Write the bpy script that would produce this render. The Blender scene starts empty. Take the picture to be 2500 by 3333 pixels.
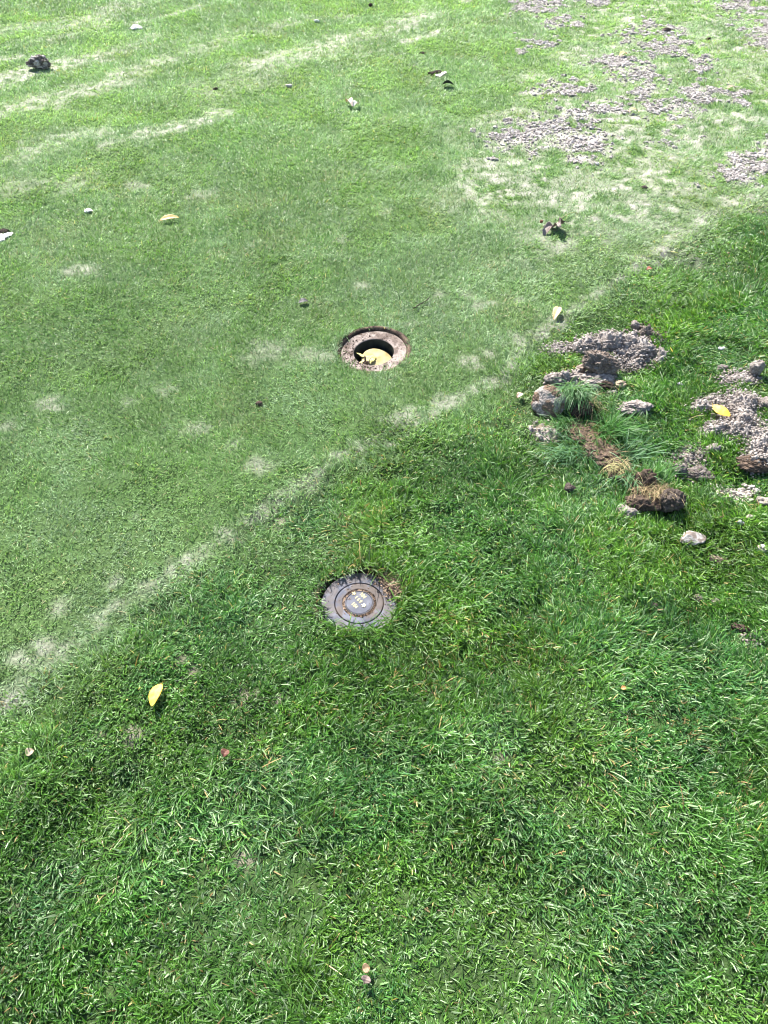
import bpy, bmesh, math, random
import numpy as np
from mathutils import Vector, Matrix

# ------------------------------------------------------------------ camera, light, exposure
S = bpy.context.scene
C = S.collection
H = 1.5
DEP = math.radians(48.5)
F = 2424.0                                   # focal length in photograph pixels
cam_d = bpy.data.cameras.new('camera')
cam = bpy.data.objects.new('camera', cam_d); C.objects.link(cam)
cam.location = (0, 0, H)
cam.rotation_euler = (math.pi/2 - DEP, 0, 0)
cam_d.sensor_fit = 'VERTICAL'; cam_d.sensor_height = 36.0; cam_d.lens = 36.0*F/3333
cam_d.clip_start = 0.05; cam_d.clip_end = 1000
S.camera = cam

SUN_EL = math.radians(47); SUN_AZ = math.radians(-24)      # azimuth from straight ahead (+Y), minus = left
W = bpy.data.worlds.new('World'); S.world = W; W.use_nodes = True
nt = W.node_tree
sky = nt.nodes.new('ShaderNodeTexSky'); sky.sky_type = 'NISHITA'; sky.sun_disc = False
sky.sun_elevation = SUN_EL; sky.sun_rotation = SUN_AZ
bg = nt.nodes['Background']; bg.inputs['Strength'].default_value = 0.085
nt.links.new(sky.outputs[0], bg.inputs[0])
sd = bpy.data.lights.new('sun', 'SUN'); sd.energy = 5.0; sd.angle = math.radians(0.55); sd.color = (1.0, 0.96, 0.9)
sun = bpy.data.objects.new('sun', sd); C.objects.link(sun)
dirv = Vector((math.sin(SUN_AZ)*math.cos(SUN_EL), math.cos(SUN_AZ)*math.cos(SUN_EL), math.sin(SUN_EL)))
sun.rotation_euler = dirv.to_track_quat('Z', 'Y').to_euler()
S.view_settings.view_transform = 'Standard'; S.view_settings.look = 'None'
S.view_settings.exposure = 1.9; S.view_settings.gamma = 1.0
try:
    S.cycles.pixel_filter_type = 'BLACKMAN_HARRIS'; S.cycles.filter_width = 1.05
    S.cycles.max_bounces = 6; S.cycles.transmission_bounces = 4; S.cycles.diffuse_bounces = 3; S.cycles.glossy_bounces = 2
except Exception: pass

rng = np.random.default_rng(7)
random.seed(7)

# ------------------------------------------------------------------ helpers
def G(u, v, z=0.0):
    """photograph pixel -> point on the plane at height z (real metres)"""
    x = (u-1250.0)/F; y = (1666.5-v)/F
    d = np.array([x, math.cos(DEP)+y*math.sin(DEP), -math.sin(DEP)+y*math.cos(DEP)])
    t = (z-H)/d[2]
    return np.array([d[0]*t, d[1]*t, z])
def GP(pts): return np.array([G(u, v)[:2] for u, v in pts])

def _h(ix, iy, iz, seed):
    h = (ix.astype(np.uint64)*np.uint64(374761393) + iy.astype(np.uint64)*np.uint64(668265263)
         + iz.astype(np.uint64)*np.uint64(2147483647) + np.uint64(seed*144269 + 12345)) & np.uint64(0xffffffff)
    h = ((h ^ (h >> np.uint64(13)))*np.uint64(1274126177)) & np.uint64(0xffffffff)
    h = ((h ^ (h >> np.uint64(15)))*np.uint64(2246822519)) & np.uint64(0xffffffff)
    h = h ^ (h >> np.uint64(16))
    return h.astype(np.float64)/4294967295.0
def noise2(x, y, seed=0):
    x = np.asarray(x)+1000.0; y = np.asarray(y)+1000.0
    ix = np.floor(x).astype(np.int64); iy = np.floor(y).astype(np.int64)
    fx = x-ix; fy = y-iy; fx = fx*fx*(3-2*fx); fy = fy*fy*(3-2*fy); z = np.zeros_like(ix)
    a = _h(ix, iy, z, seed); b = _h(ix+1, iy, z, seed); c = _h(ix, iy+1, z, seed); d = _h(ix+1, iy+1, z, seed)
    return (a*(1-fx)+b*fx)*(1-fy)+(c*(1-fx)+d*fx)*fy
def noise3(p, seed=0):
    p = p+500.0; i = np.floor(p).astype(np.int64); f = p-i; f = f*f*(3-2*f)
    r = 0
    for dx in (0, 1):
        for dy in (0, 1):
            for dz in (0, 1):
                w = (f[:,0] if dx else 1-f[:,0])*(f[:,1] if dy else 1-f[:,1])*(f[:,2] if dz else 1-f[:,2])
                r = r + w*_h(i[:,0]+dx, i[:,1]+dy, i[:,2]+dz, seed)
    return r
def fbm(x, y, seed=0, o=4):
    r = 0; a = 0.5; t = 0
    for k in range(o):
        r = r + a*noise2(x*2**k+17.3*k, y*2**k-9.1*k, seed+k); t += a; a *= 0.5
    return r/t
def fbm3(p, seed=0, o=3):
    r = 0; a = 0.5; t = 0
    for k in range(o):
        r = r + a*noise3(p*2**k+7.7*k, seed+k); t += a; a *= 0.5
    return r/t
def sst(a, b, x):
    t = np.clip((x-a)/(b-a), 0, 1); return t*t*(3-2*t)
def mix(a, b, t):
    a = np.asarray(a, float); b = np.asarray(b, float); t = np.asarray(t)[..., None]
    return a*(1-t)+b*t
def sdpoly(X, Y, P):
    """signed distance, positive inside"""
    d = np.full(X.shape, 1e9); ins = np.zeros(X.shape, bool); n = len(P)
    for i in range(n):
        ax, ay = P[i]; bx, by = P[(i+1) % n]
        ex, ey = bx-ax, by-ay; L = ex*ex+ey*ey+1e-12
        t = np.clip(((X-ax)*ex+(Y-ay)*ey)/L, 0, 1)
        d = np.minimum(d, np.hypot(X-ax-t*ex, Y-ay-t*ey))
        cr = ((ay > Y) != (by > Y)) & (X < (bx-ax)*(Y-ay)/(by-ay+1e-12)+ax)
        ins ^= cr
    return np.where(ins, d, -d)
def sdline(X, Y, P):
    d = np.full(X.shape, 1e9)
    for i in range(len(P)-1):
        ax, ay = P[i]; bx, by = P[i+1]; ex, ey = bx-ax, by-ay; L = ex*ex+ey*ey+1e-12
        t = np.clip(((X-ax)*ex+(Y-ay)*ey)/L, 0, 1)
        d = np.minimum(d, np.hypot(X-ax-t*ex, Y-ay-t*ey))
    return d

def raw_mesh(name, co, faces_list, mat, col=None, parent=None, smooth=True, loc=None):
    """faces_list: list of int arrays (n,k)"""
    me = bpy.data.meshes.new(name); co = np.asarray(co, np.float32)
    me.vertices.add(len(co)); me.vertices.foreach_set('co', co.ravel())
    faces_list = [np.asarray(f, np.int32) for f in faces_list if len(f)]
    li = np.concatenate([f.ravel() for f in faces_list])
    tot = np.concatenate([np.full(len(f), f.shape[1], np.int32) for f in faces_list])
    st = np.concatenate([[0], np.cumsum(tot)[:-1]]).astype(np.int32)
    me.loops.add(len(li)); me.loops.foreach_set('vertex_index', li)
    me.polygons.add(len(tot)); me.polygons.foreach_set('loop_start', st)
    me.polygons.foreach_set('use_smooth', np.full(len(tot), smooth, bool))
    me.update(calc_edges=True)
    if col is not None:
        col = np.asarray(col, np.float32)
        if col.shape[1] == 3: col = np.concatenate([col, np.ones((len(col), 1), np.float32)], 1)
        a = me.color_attributes.new('col', 'FLOAT_COLOR', 'POINT'); a.data.foreach_set('color', col.ravel())
    if mat: me.materials.append(mat)
    o = bpy.data.objects.new(name, me); C.objects.link(o)
    if parent: o.parent = parent
    if loc is not None: o.location = loc
    return o
def tag(o, label=None, cat=None, group=None, kind=None):
    if label: o['label'] = label
    if cat: o['category'] = cat
    if group: o['group'] = group
    if kind: o['kind'] = kind
    return o
def thing(name, loc, label, cat, group=None, rz=0):
    o = bpy.data.objects.new(name, None); C.objects.link(o); o.location = loc; o.rotation_euler = (0, 0, rz)
    o.empty_display_size = 0.05
    return tag(o, label, cat, group)

# ------------------------------------------------------------------ materials
def mat_attr(name, rough=0.8, gain=1.0, spec=0.3, trans=0.0, tcol=(1, 1, 1), nscale=None, namt=0.0, bump=0.0, bscale=300):
    m = bpy.data.materials.new(name); m.use_nodes = True; n = m.node_tree.nodes; l = m.node_tree.links
    p = n['Principled BSDF']; out = n['Material Output']
    at = n.new('ShaderNodeAttribute'); at.attribute_name = 'col'; c = at.outputs['Color']
    tc = n.new('ShaderNodeTexCoord')
    if nscale:
        nz = n.new('ShaderNodeTexNoise'); nz.inputs['Scale'].default_value = nscale; nz.inputs['Detail'].default_value = 4
        l.new(tc.outputs['Object'], nz.inputs['Vector'])
        mr = n.new('ShaderNodeMapRange'); mr.inputs['To Min'].default_value = gain*(1-namt); mr.inputs['To Max'].default_value = gain*(1+namt)
        mr.inputs['From Min'].default_value = 0.25; mr.inputs['From Max'].default_value = 0.75
        l.new(nz.outputs['Fac'], mr.inputs['Value'])
        mm = n.new('ShaderNodeMix'); mm.data_type = 'RGBA'; mm.blend_type = 'MULTIPLY'; mm.inputs['Factor'].default_value = 1
        l.new(c, mm.inputs['A']); l.new(mr.outputs[0], mm.inputs['B']); c = mm.outputs['Result']
    l.new(c, p.inputs['Base Color']); p.inputs['Roughness'].default_value = rough; p.inputs['Specular IOR Level'].default_value = spec
    if bump:
        nb = n.new('ShaderNodeTexNoise'); nb.inputs['Scale'].default_value = bscale; nb.inputs['Detail'].default_value = 3
        l.new(tc.outputs['Object'], nb.inputs['Vector'])
        b = n.new('ShaderNodeBump'); b.inputs['Strength'].default_value = bump; b.inputs['Distance'].default_value = 0.004
        l.new(nb.outputs['Fac'], b.inputs['Height']); l.new(b.outputs[0], p.inputs['Normal'])
    if trans > 0:
        t = n.new('ShaderNodeBsdfTranslucent'); mu = n.new('ShaderNodeMix'); mu.data_type = 'RGBA'; mu.blend_type = 'MULTIPLY'
        mu.inputs['Factor'].default_value = 1; l.new(c, mu.inputs['A']); mu.inputs['B'].default_value = (*tcol, 1)
        l.new(mu.outputs['Result'], t.inputs['Color'])
        ms = n.new('ShaderNodeMixShader'); ms.inputs[0].default_value = trans
        l.new(p.outputs[0], ms.inputs[1]); l.new(t.outputs[0], ms.inputs[2]); l.new(ms.outputs[0], out.inputs['Surface'])
    return m
M_grass = mat_attr('grass_blade', rough=0.46, spec=0.45, trans=0.42, tcol=(1.25, 1.35, 0.55))
M_turf = mat_attr('mown_turf_blade', rough=0.5, spec=0.5, trans=0.42, tcol=(1.15, 1.25, 0.65))
M_soil = mat_attr('sandy_soil', gain=1.0, rough=0.95, spec=0.15, nscale=160, namt=0.45, bump=0.9, bscale=420)
M_ground = mat_attr('ground_surface', rough=0.95, spec=0.15, nscale=140, namt=0.5, bump=0.8, bscale=260)
M_stone = mat_attr('pale_stone', gain=.6, rough=0.8, spec=0.3, nscale=90, namt=0.22, bump=0.5, bscale=160)
M_leaf = mat_attr('dry_leaf', rough=0.55, spec=0.4, trans=0.25, tcol=(1.1, 1.0, 0.7), nscale=120, namt=0.14, bump=0.25, bscale=160)
M_plast = mat_attr('weathered_plastic', gain=.62, rough=0.72, spec=0.18, nscale=70, namt=0.16, bump=0.15, bscale=500)
M_paint = mat_attr('yellow_paint', gain=.75, rough=0.6, spec=0.3, nscale=600, namt=0.2)
M_fibre = mat_attr('dry_fibre', rough=0.7, spec=0.25, trans=0.2)

# ------------------------------------------------------------------ layout in ground metres (traced features of the site)
HOLE = G(1216, 1136)[:2]; LID = G(1169, 1955)[:2]
bound_px = [(-900, 2750), (-300, 2450), (0, 2280), (150, 2185), (376, 2010), (600, 1855), (753, 1750), (934, 1612), (1115, 1492), (1280, 1390), (1430, 1330),
            (1600, 1298), (1672, 1165), (1808, 1042), (1959, 935), (2140, 830), (2260, 750), (2350, 680), (2500, 632), (2900, 540)]
B = GP(bound_px)
rough_poly = np.concatenate([B, [[8.0, B[-1][1]+1.0], [8, -3], [-6, -3]]])

X0, X1, Y0, Y1, RES = -4.4, 4.4, -0.6, 8.2, 0.011
gx = np.arange(X0, X1, RES); gy = np.arange(Y0, Y1, RES)
GX, GY = np.meshgrid(gx, gy)                 # rows = y
def samp(Fd, x, y):
    fx = np.clip((x-X0)/RES, 0, len(gx)-1.001); fy = np.clip((y-Y0)/RES, 0, len(gy)-1.001)
    i = fx.astype(int); j = fy.astype(int); a = fx-i; b = fy-j
    return (Fd[j, i]*(1-a)+Fd[j, i+1]*a)*(1-b)+(Fd[j+1, i]*(1-a)+Fd[j+1, i+1]*a)*b

wob = (fbm(GX*6, GY*6, 11)-0.5)*0.16 + (fbm(GX*25, GY*25, 12)-0.5)*0.05
F_rough = sdpoly(GX, GY, rough_poly) + wob   # >0 inside the rough
n_a = fbm(GX*5, GY*5, 21); n_b = fbm(GX*16, GY*16, 22); n_c = fbm(GX*40, GY*40, 23, 3); n_d = noise2(GX*60, GY*60, 24); n_e = fbm(GX*24, GY*24, 25, 3)

sand_polys = [
 [(1560,455),(1680,400),(1800,362),(2050,328),(2050,372),(1900,398),(1880,412),(2020,438),(1990,482),(1930,505),(1930,545),(1830,532),(1790,480),(1720,470),(1690,495),(1600,510)],
 [(2140,330),(2230,285),(2330,275),(2420,298),(2420,345),(2260,335),(2230,385),(2170,395),(2110,370)],
 [(2300,580),(2400,500),(2500,445),(2640,410),(2640,560),(2500,580),(2420,608),(2330,600)],
 [(2400,85),(2500,55),(2700,40),(2700,160),(2500,170),(2420,150)], [(2340,12),(2480,-20),(2460,55),(2370,62)],
 [(1995,115),(2125,60),(2155,80),(2020,138)], [(2140,105),(2185,92),(2250,140),(2245,190),(2100,172),(2060,148),(2150,142)],
 [(1950,195),(2040,178),(2145,235),(2135,282),(2055,292),(1990,250)],
 [(1765,50),(1870,52),(1895,88),(1790,92)], [(1880,0),(2025,-10),(2005,22),(1900,18)],
 [(1740,292),(1850,268),(1945,290),(1900,312),(1755,315)], [(2010,315),(2100,293),(2105,315),(2025,330)],
 [(2120,450),(2170,415),(2200,420),(2160,455)], [(2240,200),(2290,195),(2300,250),(2250,255)],
 [(1660,10),(1760,-10),(1850,0),(1830,25),(1690,40)], [(1690,130),(1800,120),(1790,150),(1700,170)],
]
sand = np.zeros_like(GX)
for P in sand_polys:
    q = GP(P); e = 0.4
    m = (GX > q[:,0].min()-e) & (GX < q[:,0].max()+e) & (GY > q[:,1].min()-e) & (GY < q[:,1].max()+e)
    s = sdpoly(GX[m], GY[m], q) + 0.0 + (n_b[m]-0.5)*0.42 + (n_c[m]-0.5)*0.22
    sand[m] = np.maximum(sand[m], sst(-0.06, 0.10, s)*0.86*(.6+.5*sst(.35, .6, n_e[m])))
F_crumb = sand.copy()                        # where the dressing lies as crumbs
zone = GP([(1480,560),(1600,420),(1720,250),(1760,0),(1800,-60),(3000,-60),(2700,560),(2500,630),(2250,740),(2050,820),(1850,800),(1600,720)])
zs = sst(-0.25, 0.3, sdpoly(GX, GY, zone)+(n_a-0.5)*0.5)
spots = sst(0.55, 0.68, n_e*0.6+n_c*0.2+n_d*.2+0.35*(n_a-.5))
sand = np.maximum(sand, zs*spots*0.62)
sand = np.maximum(sand, zs*.34*sst(.35, .65, n_b))
def blob(u, v, ru, amt, yr=None):
    """white sandy spot on the turf"""
    p = G(u, v); q = G(u+ru, v); r = np.hypot(*(q-p)[:2]); r2 = yr*r if yr else r
    m = (abs(GX-p[0]) < 3*r) & (abs(GY-p[1]) < 3*r2)
    d = np.hypot((GX[m]-p[0])/r, (GY[m]-p[1])/r2) + (n_c[m]-0.5)*1.9 + (n_b[m]-0.5)*1.6 + (n_d[m]-0.5)*0.9
    sand[m] = np.maximum(sand[m], amt*0.58*sst(1.5, 0.2, d))
for b in [(2380,652,46,1,.7),(2445,643,40,1,.7),(2290,722,34,1),(2300,705,30,.9),(2160,812,34,1),(2185,790,26,.9),(2080,880,25,.8),(1955,950,22,.9),(1930,962,18,.8),
          (2020,905,22,.7),(1740,1090,50,.75),(1690,1110,45,.7),(1790,1060,40,.6),(1540,1180,38,.75),(1590,1160,30,.6),(1345,1345,34,.75),(1300,1370,34,.65),(1250,1375,24,.5),
          (1500,1310,30,.6),(1420,1300,30,.5),(1660,1200,30,.7),(1650,1240,25,.6),(1560,1000,30,.5),(1430,960,24,.45),(1180,925,30,.4),(870,1140,70,.4),(150,1310,26,.7),(185,1320,16,.7),
          (285,880,50,.75,.5),(310,870,20,.6),(20,1380,30,.4),(445,1680,16,.8),(730,1735,22,.8),(610,1825,22,.7),(560,1850,30,.6),(470,1910,25,.6),(380,1900,20,.6),(190,1975,30,.5),
          (150,2110,45,.7),(60,2140,40,.6),(20,2285,34,.8),(50,2270,24,.7),(560,2110,0.1,0),(830,1520,40,.5),(1000,1590,40,.4),(950,1620,36,.5),(1120,1480,24,.5),(650,1390,40,.35),(420,1310,34,.4),
          (540,1270,30,.35),(1820,805,36,.8),(1850,790,26,.7),(2000,770,16,.9),(2075,706,15,1),(1625,585,34,.9,.6),(1655,530,26,.7),(1540,535,40,.6,.4),(1850,560,20,.6),(1870,815,30,.4),
          (1640,560,30,.6),(760,1450,26,.4),(1550,570,20,.5),(1300,540,40,.35,.4),(1260,690,20,.5),(930,690,14,.5),(950,682,10,.5),(1110,780,30,.3),(1520,960,22,.35),(1590,990,40,.45,.5),
          (1020,1150,60,.35,.6),(1690,980,16,.5),(1340,1050,20,.35)]:
    blob(*b)
streaks = np.zeros_like(GX)
for (pts, wd, am) in [([(-300,420),(0,355),(180,318),(330,280),(540,195)],.13,.75),([(-200,300),(0,268),(110,235),(240,205),(310,185)],.14,.9),([(-200,110),(0,95),(160,75),(330,60)],.12,.5),
        ([(220,85),(330,55),(430,10)],.2,.6),([(430,78),(560,45),(650,18)],.05,.8),([(380,165),(500,125)],.12,.5),([(460,440),(540,430),(640,400),(720,365)],.09,.8),([(150,130),(330,85)],.1,.5),
        ([(830,215),(1000,175),(1150,125),(1280,95),(1380,50)],.17,.75),([(1320,140),(1380,122),(1430,102)],.05,1),([(1160,180),(1230,165)],.05,.5),([(620,170),(750,130)],.12,.5),
        ([(0,200),(60,190)],.08,.8),([(80,500),(230,440),(300,440)],.12,.5),([(0,610),(260,590)],.12,.4),([(860,105),(940,75)],.1,.5),([(330,480),(460,440)],.07,.5),([(700,300),(850,240)],.2,.4),
        ([(1500,8),(1540,-5)],.05,.9),([(400,170),(1000,60)],.1,.25),([(1100,60),(1150,52)],.05,.5),([(420,600),(480,612)],.05,.5),([(620,640),(680,630)],.06,.5),
        ([(1280,1440),(1500,1290),(1640,1230),(1700,1130),(1800,1055),(1960,945),(2150,820),(2290,720),(2380,655)],.034,.5),([(0,2260),(150,2160),(400,1960),(620,1830),(760,1745),(940,1605),(1110,1490),(1280,1400)],.034,.36)]:
    d = sdline(GX, GY, GP(pts))
    streaks = np.maximum(streaks, am*sst(1.15, 0.25, d/wd+(n_c-0.5)*1.1+(n_b-0.5)*1.5))
sand = np.maximum(sand, streaks*0.72*sst(.25, .6, n_c*.6+n_d*.4))
sand = sand*(.72+.28*sst(.3, .55, n_d*.6+n_c*.4))
# mowing stripes: long bands parallel to the streaks
sdv = GP([(0,355),(540,195)]); sdv = sdv[1]-sdv[0]; sdv /= np.hypot(*sdv)
perp = GX*(-sdv[1])+GY*sdv[0]; along = GX*sdv[0]+GY*sdv[1]
F_stripe = fbm(perp*2.6, along*0.25, 31, 3)
F_pale = sst(0.48, 0.72, fbm(GX*3.2, GY*3.2, 41))*0.6 + 0.25*streaks  # pale patches carry the sheen of flat blades as colour; streaks add sand
F_pale = np.clip(F_pale+.5*sst(.52, .68, fbm(GX*9, GY*9, 42)), 0, 1)

# soil heaps: outline, height in metres, colour
HEAPS = {}
heap_defs = [
 ('long', [(1855,1128),(1900,1108),(1960,1100),(2010,1104),(2060,1108),(2110,1125),(2150,1145),(2172,1165),(2150,1185),(2060,1182),(2010,1160),(1985,1148),(1930,1152),(1890,1150)], .040),
 ('tail', [(1762,1150),(1800,1132),(1852,1128),(1858,1140),(1800,1152)], .014),
 ('back', [(2044,1100),(2075,1083),(2110,1086),(2145,1085),(2150,1100),(2110,1110),(2060,1110)], .028),
 ('under', [(1985,1180),(2050,1165),(2110,1185),(2080,1200),(2010,1205)], .012),
 ('slab', [(1783,1238),(1800,1225),(1835,1218),(1890,1212),(1960,1220),(1988,1250),(1990,1275),(1930,1282),(1880,1262),(1830,1262),(1790,1250)], .036),
 ('spread', [(2235,1340),(2290,1293),(2400,1292),(2455,1305),(2458,1350),(2478,1390),(2495,1425),(2580,1450),(2580,1545),(2430,1535),(2415,1505),(2435,1455),(2400,1432),(2310,1428),(2280,1412),(2335,1380),(2328,1352),(2285,1352),(2255,1362)], .030),
 ('strip', [(2185,1475),(2240,1468),(2305,1478),(2295,1500),(2270,1530),(2300,1545),(2285,1560),(2240,1550),(2190,1530),(2210,1500)], .016),
 ('upper', [(2345,1245),(2390,1222),(2440,1225),(2475,1235),(2440,1248),(2380,1252)], .012),
 ('pale', [(2325,1600),(2350,1582),(2390,1592),(2425,1580),(2455,1590),(2445,1625),(2410,1622),(2370,1608)], .012),
 ('spot', [(2405,2070),(2430,2062),(2448,2085),(2440,2108),(2412,2098)], .010),
 ('scrape', [(1730,1395),(1770,1380),(1810,1400),(1830,1430),(1790,1440),(1745,1415)], .008),
 ('rim', [(1245,1895),(1262,1870),(1310,1880),(1325,1925),(1305,1950),(1262,1935)], .012),
]
F_heap = np.full_like(GX, -1.0)
for k, P, h in heap_defs:
    q = GP(P); HEAPS[k] = (q, h)
    m = (GX > q[:,0].min()-.1) & (GX < q[:,0].max()+.1) & (GY > q[:,1].min()-.1) & (GY < q[:,1].max()+.1)
    F_heap[m] = np.maximum(F_heap[m], sdpoly(GX[m], GY[m], q))
# bare spots among the rough
bare_px = [(800,2265,30),(330,2380,22),(440,2395,30),(70,2590,24),(800,2790,30),(1030,2340,26),(1620,2470,22),(1890,2540,22),(590,2155,22),(1560,2230,14),(620,2190,20),(1480,1760,16),
           (405,2335,14),(1090,2150,12),(1280,2160,24),(1180,3190,16),(640,1960,12),(900,1700,20),(40,2960,20),(2330,2040,12),(1960,3120,0.1),(905,2280,18),(1690,2230,16)]
F_bare = np.zeros_like(GX)
for u, v, r in bare_px:
    p = G(u, v); q = G(u+r, v); rr = np.hypot(*(q-p)[:2])
    d = np.hypot(GX-p[0], GY-p[1])/rr + (n_c-0.5)*1.6
    F_bare = np.maximum(F_bare, sst(1.5, 0.6, d))

def height(x, y):
    r = sst(-0.02, 0.07, samp(F_rough, x, y))
    inr = (np.abs(x) < 4.2) & (y > -0.5) & (y < 8)
    r = np.where(inr, r, 0.0)
    h = (fbm(x*2.2, y*2.2, 51)-0.5)*0.02 + r*((fbm(x*7, y*7, 52)-0.5)*0.042+(fbm(x*22, y*22, 53, 2)-0.5)*0.014)
    h = h + (1-r)*(fbm(x*18, y*18, 54, 3)-0.5)*0.007
    for c, R in ((HOLE, 0.15), (LID, 0.15)):          # level round the fittings
        h = h*sst(R*0.8, R*1.7, np.hypot(x-c[0], y-c[1]))
    return h

# ------------------------------------------------------------------ ground: one sheet to the horizon
def axis(a, b, lo, hi, fine, bands):
    v = list(np.arange(a, b+1e-6, 0.013))
    for p, q in bands: v = [t for t in v if not (p <= t <= q)] + list(np.arange(p, q, fine))
    v = sorted(v); st = .05; t = v[-1]
    while t < hi: t += st; st *= 1.35; v.append(t)
    st = .05; t = v[0]
    while t > lo: t -= st; st *= 1.35; v.append(t)
    return np.array(sorted(v))
ax = axis(-3.9, 3.9, -160, 160, 0.006, [(min(HOLE[0], LID[0])-.16, max(HOLE[0], LID[0])+.16)])
ay = axis(-0.2, 7.6, -60, 260, 0.006, [(LID[1]-.16, LID[1]+.16), (HOLE[1]-.16, HOLE[1]+.16)])
AX, AY = np.meshgrid(ax, ay); px, py = AX.ravel(), AY.ravel()
near = (np.abs(px) < 4.2) & (py > -0.5) & (py < 8)
pz = height(px, py)
rg = np.where(near, sst(-0.03, 0.03, samp(F_rough, px, py)), 0)
sn = np.where(near, samp(sand, px, py), 0.0)
br = np.where(near, samp(F_bare, px, py), 0)
pz = pz + sn*(1-rg)*(fbm(px*60, py*60, 55, 2)-0.45)*0.012 + sn*0.003
dh = np.hypot(px-HOLE[0], py-HOLE[1]); dl = np.hypot(px-LID[0], py-LID[1])
pz = np.where(dh < 0.116, -0.26, pz); pz = np.where(dl < 0.098, -0.08, pz)
v1 = fbm(px*30, py*30, 61, 3); v2 = fbm(px*4, py*4, 62)
gcol = mix(mix(mix([.035,.07,.02], [.055,.09,.03], v2), mix([.06,.115,.03], [.09,.145,.045], v2), sst(2, 4.5, py)), mix([.020,.048,.012], [.040,.062,.020], v1), rg)  # thatch lightens with distance, far brightness put into its colour
gcol = mix(gcol, mix([.17,.15,.13], [.46,.425,.39], fbm(px*75, py*75, 63, 2)), np.clip(sn*1.15, 0, 1))
gcol = mix(gcol, mix([.08,.07,.045], [.24,.21,.17], v1), br*.8)
sh = np.where(near, samp(F_heap, px, py), -1)
gcol = mix(gcol, [.16,.13,.10], sst(-.015, .01, sh))
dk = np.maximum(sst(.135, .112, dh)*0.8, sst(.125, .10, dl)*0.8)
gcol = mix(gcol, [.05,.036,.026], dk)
nx, ny = len(ax), len(ay)
idx = np.arange(nx*ny).reshape(ny, nx)
q = np.stack([idx[:-1,:-1], idx[:-1,1:], idx[1:,1:], idx[1:,:-1]], -1).reshape(-1, 4)
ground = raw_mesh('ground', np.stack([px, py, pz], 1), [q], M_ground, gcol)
tag(ground, 'earth of the mown green and its rough edge', None, None, 'structure')

# ------------------------------------------------------------------ blades of grass
def blades(pos, L, Wd, azi, lean, curve, col, seg=3, roll=None, tip=0.3, tipcol=None):
    """pos (n,3); azi lean direction; lean angle from vertical at the foot; curve added towards the tip"""
    n = len(pos); az = np.stack([np.cos(azi), np.sin(azi)], 1)
    side = np.stack([-az[:,1], az[:,0]], 1)
    if roll is None: roll = np.zeros(n)
    vs = []; p = pos.astype(float).copy(); wprof = [0.8, 1.0, 0.85, tip] if seg == 3 else ([0.85, 1.0, tip] if seg == 2 else [1, .95, .9, .8, .6, tip])
    for k in range(seg+1):
        th = lean+curve*(k/seg)
        if k > 0:
            st = L/seg
            p = p + np.stack([az[:,0]*np.sin(th)*st, az[:,1]*np.sin(th)*st, np.cos(th)*st], 1)
        # side vector rolled about the blade direction
        d = np.stack([az[:,0]*np.sin(th), az[:,1]*np.sin(th), np.cos(th)], 1)
        s0 = np.stack([side[:,0], side[:,1], np.zeros(n)], 1); nrm = np.cross(d, s0)
        s = s0*np.cos(roll)[:,None]+nrm*np.sin(roll)[:,None]
        w = (Wd*wprof[k]*0.5)[:,None]
        vs.append(p-s*w); vs.append(p+s*w)
    V = np.stack(vs, 1)                       # n, 2*(seg+1), 3
    m = 2*(seg+1); base = (np.arange(n)*m)[:,None]
    fs = []
    for k in range(seg):
        fs.append(base+np.array([[2*k, 2*k+1, 2*k+3, 2*k+2]]))
    Fc = np.stack(fs, 1).reshape(-1, 4)
    if tipcol is None: tipcol = col
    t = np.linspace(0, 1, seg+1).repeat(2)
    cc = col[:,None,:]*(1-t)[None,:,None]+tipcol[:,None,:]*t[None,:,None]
    return V.reshape(-1, 3), Fc, cc.reshape(-1, 3)

def in_view(x, y, mg):
    """trapezoid of ground seen from the path, with a margin"""
    d = y*math.cos(DEP)+H*math.sin(DEP)
    return (np.abs(x) < d*1250/F+mg) & (y > 0.02-mg*0.5) & (y < 6.15+mg)

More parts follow.
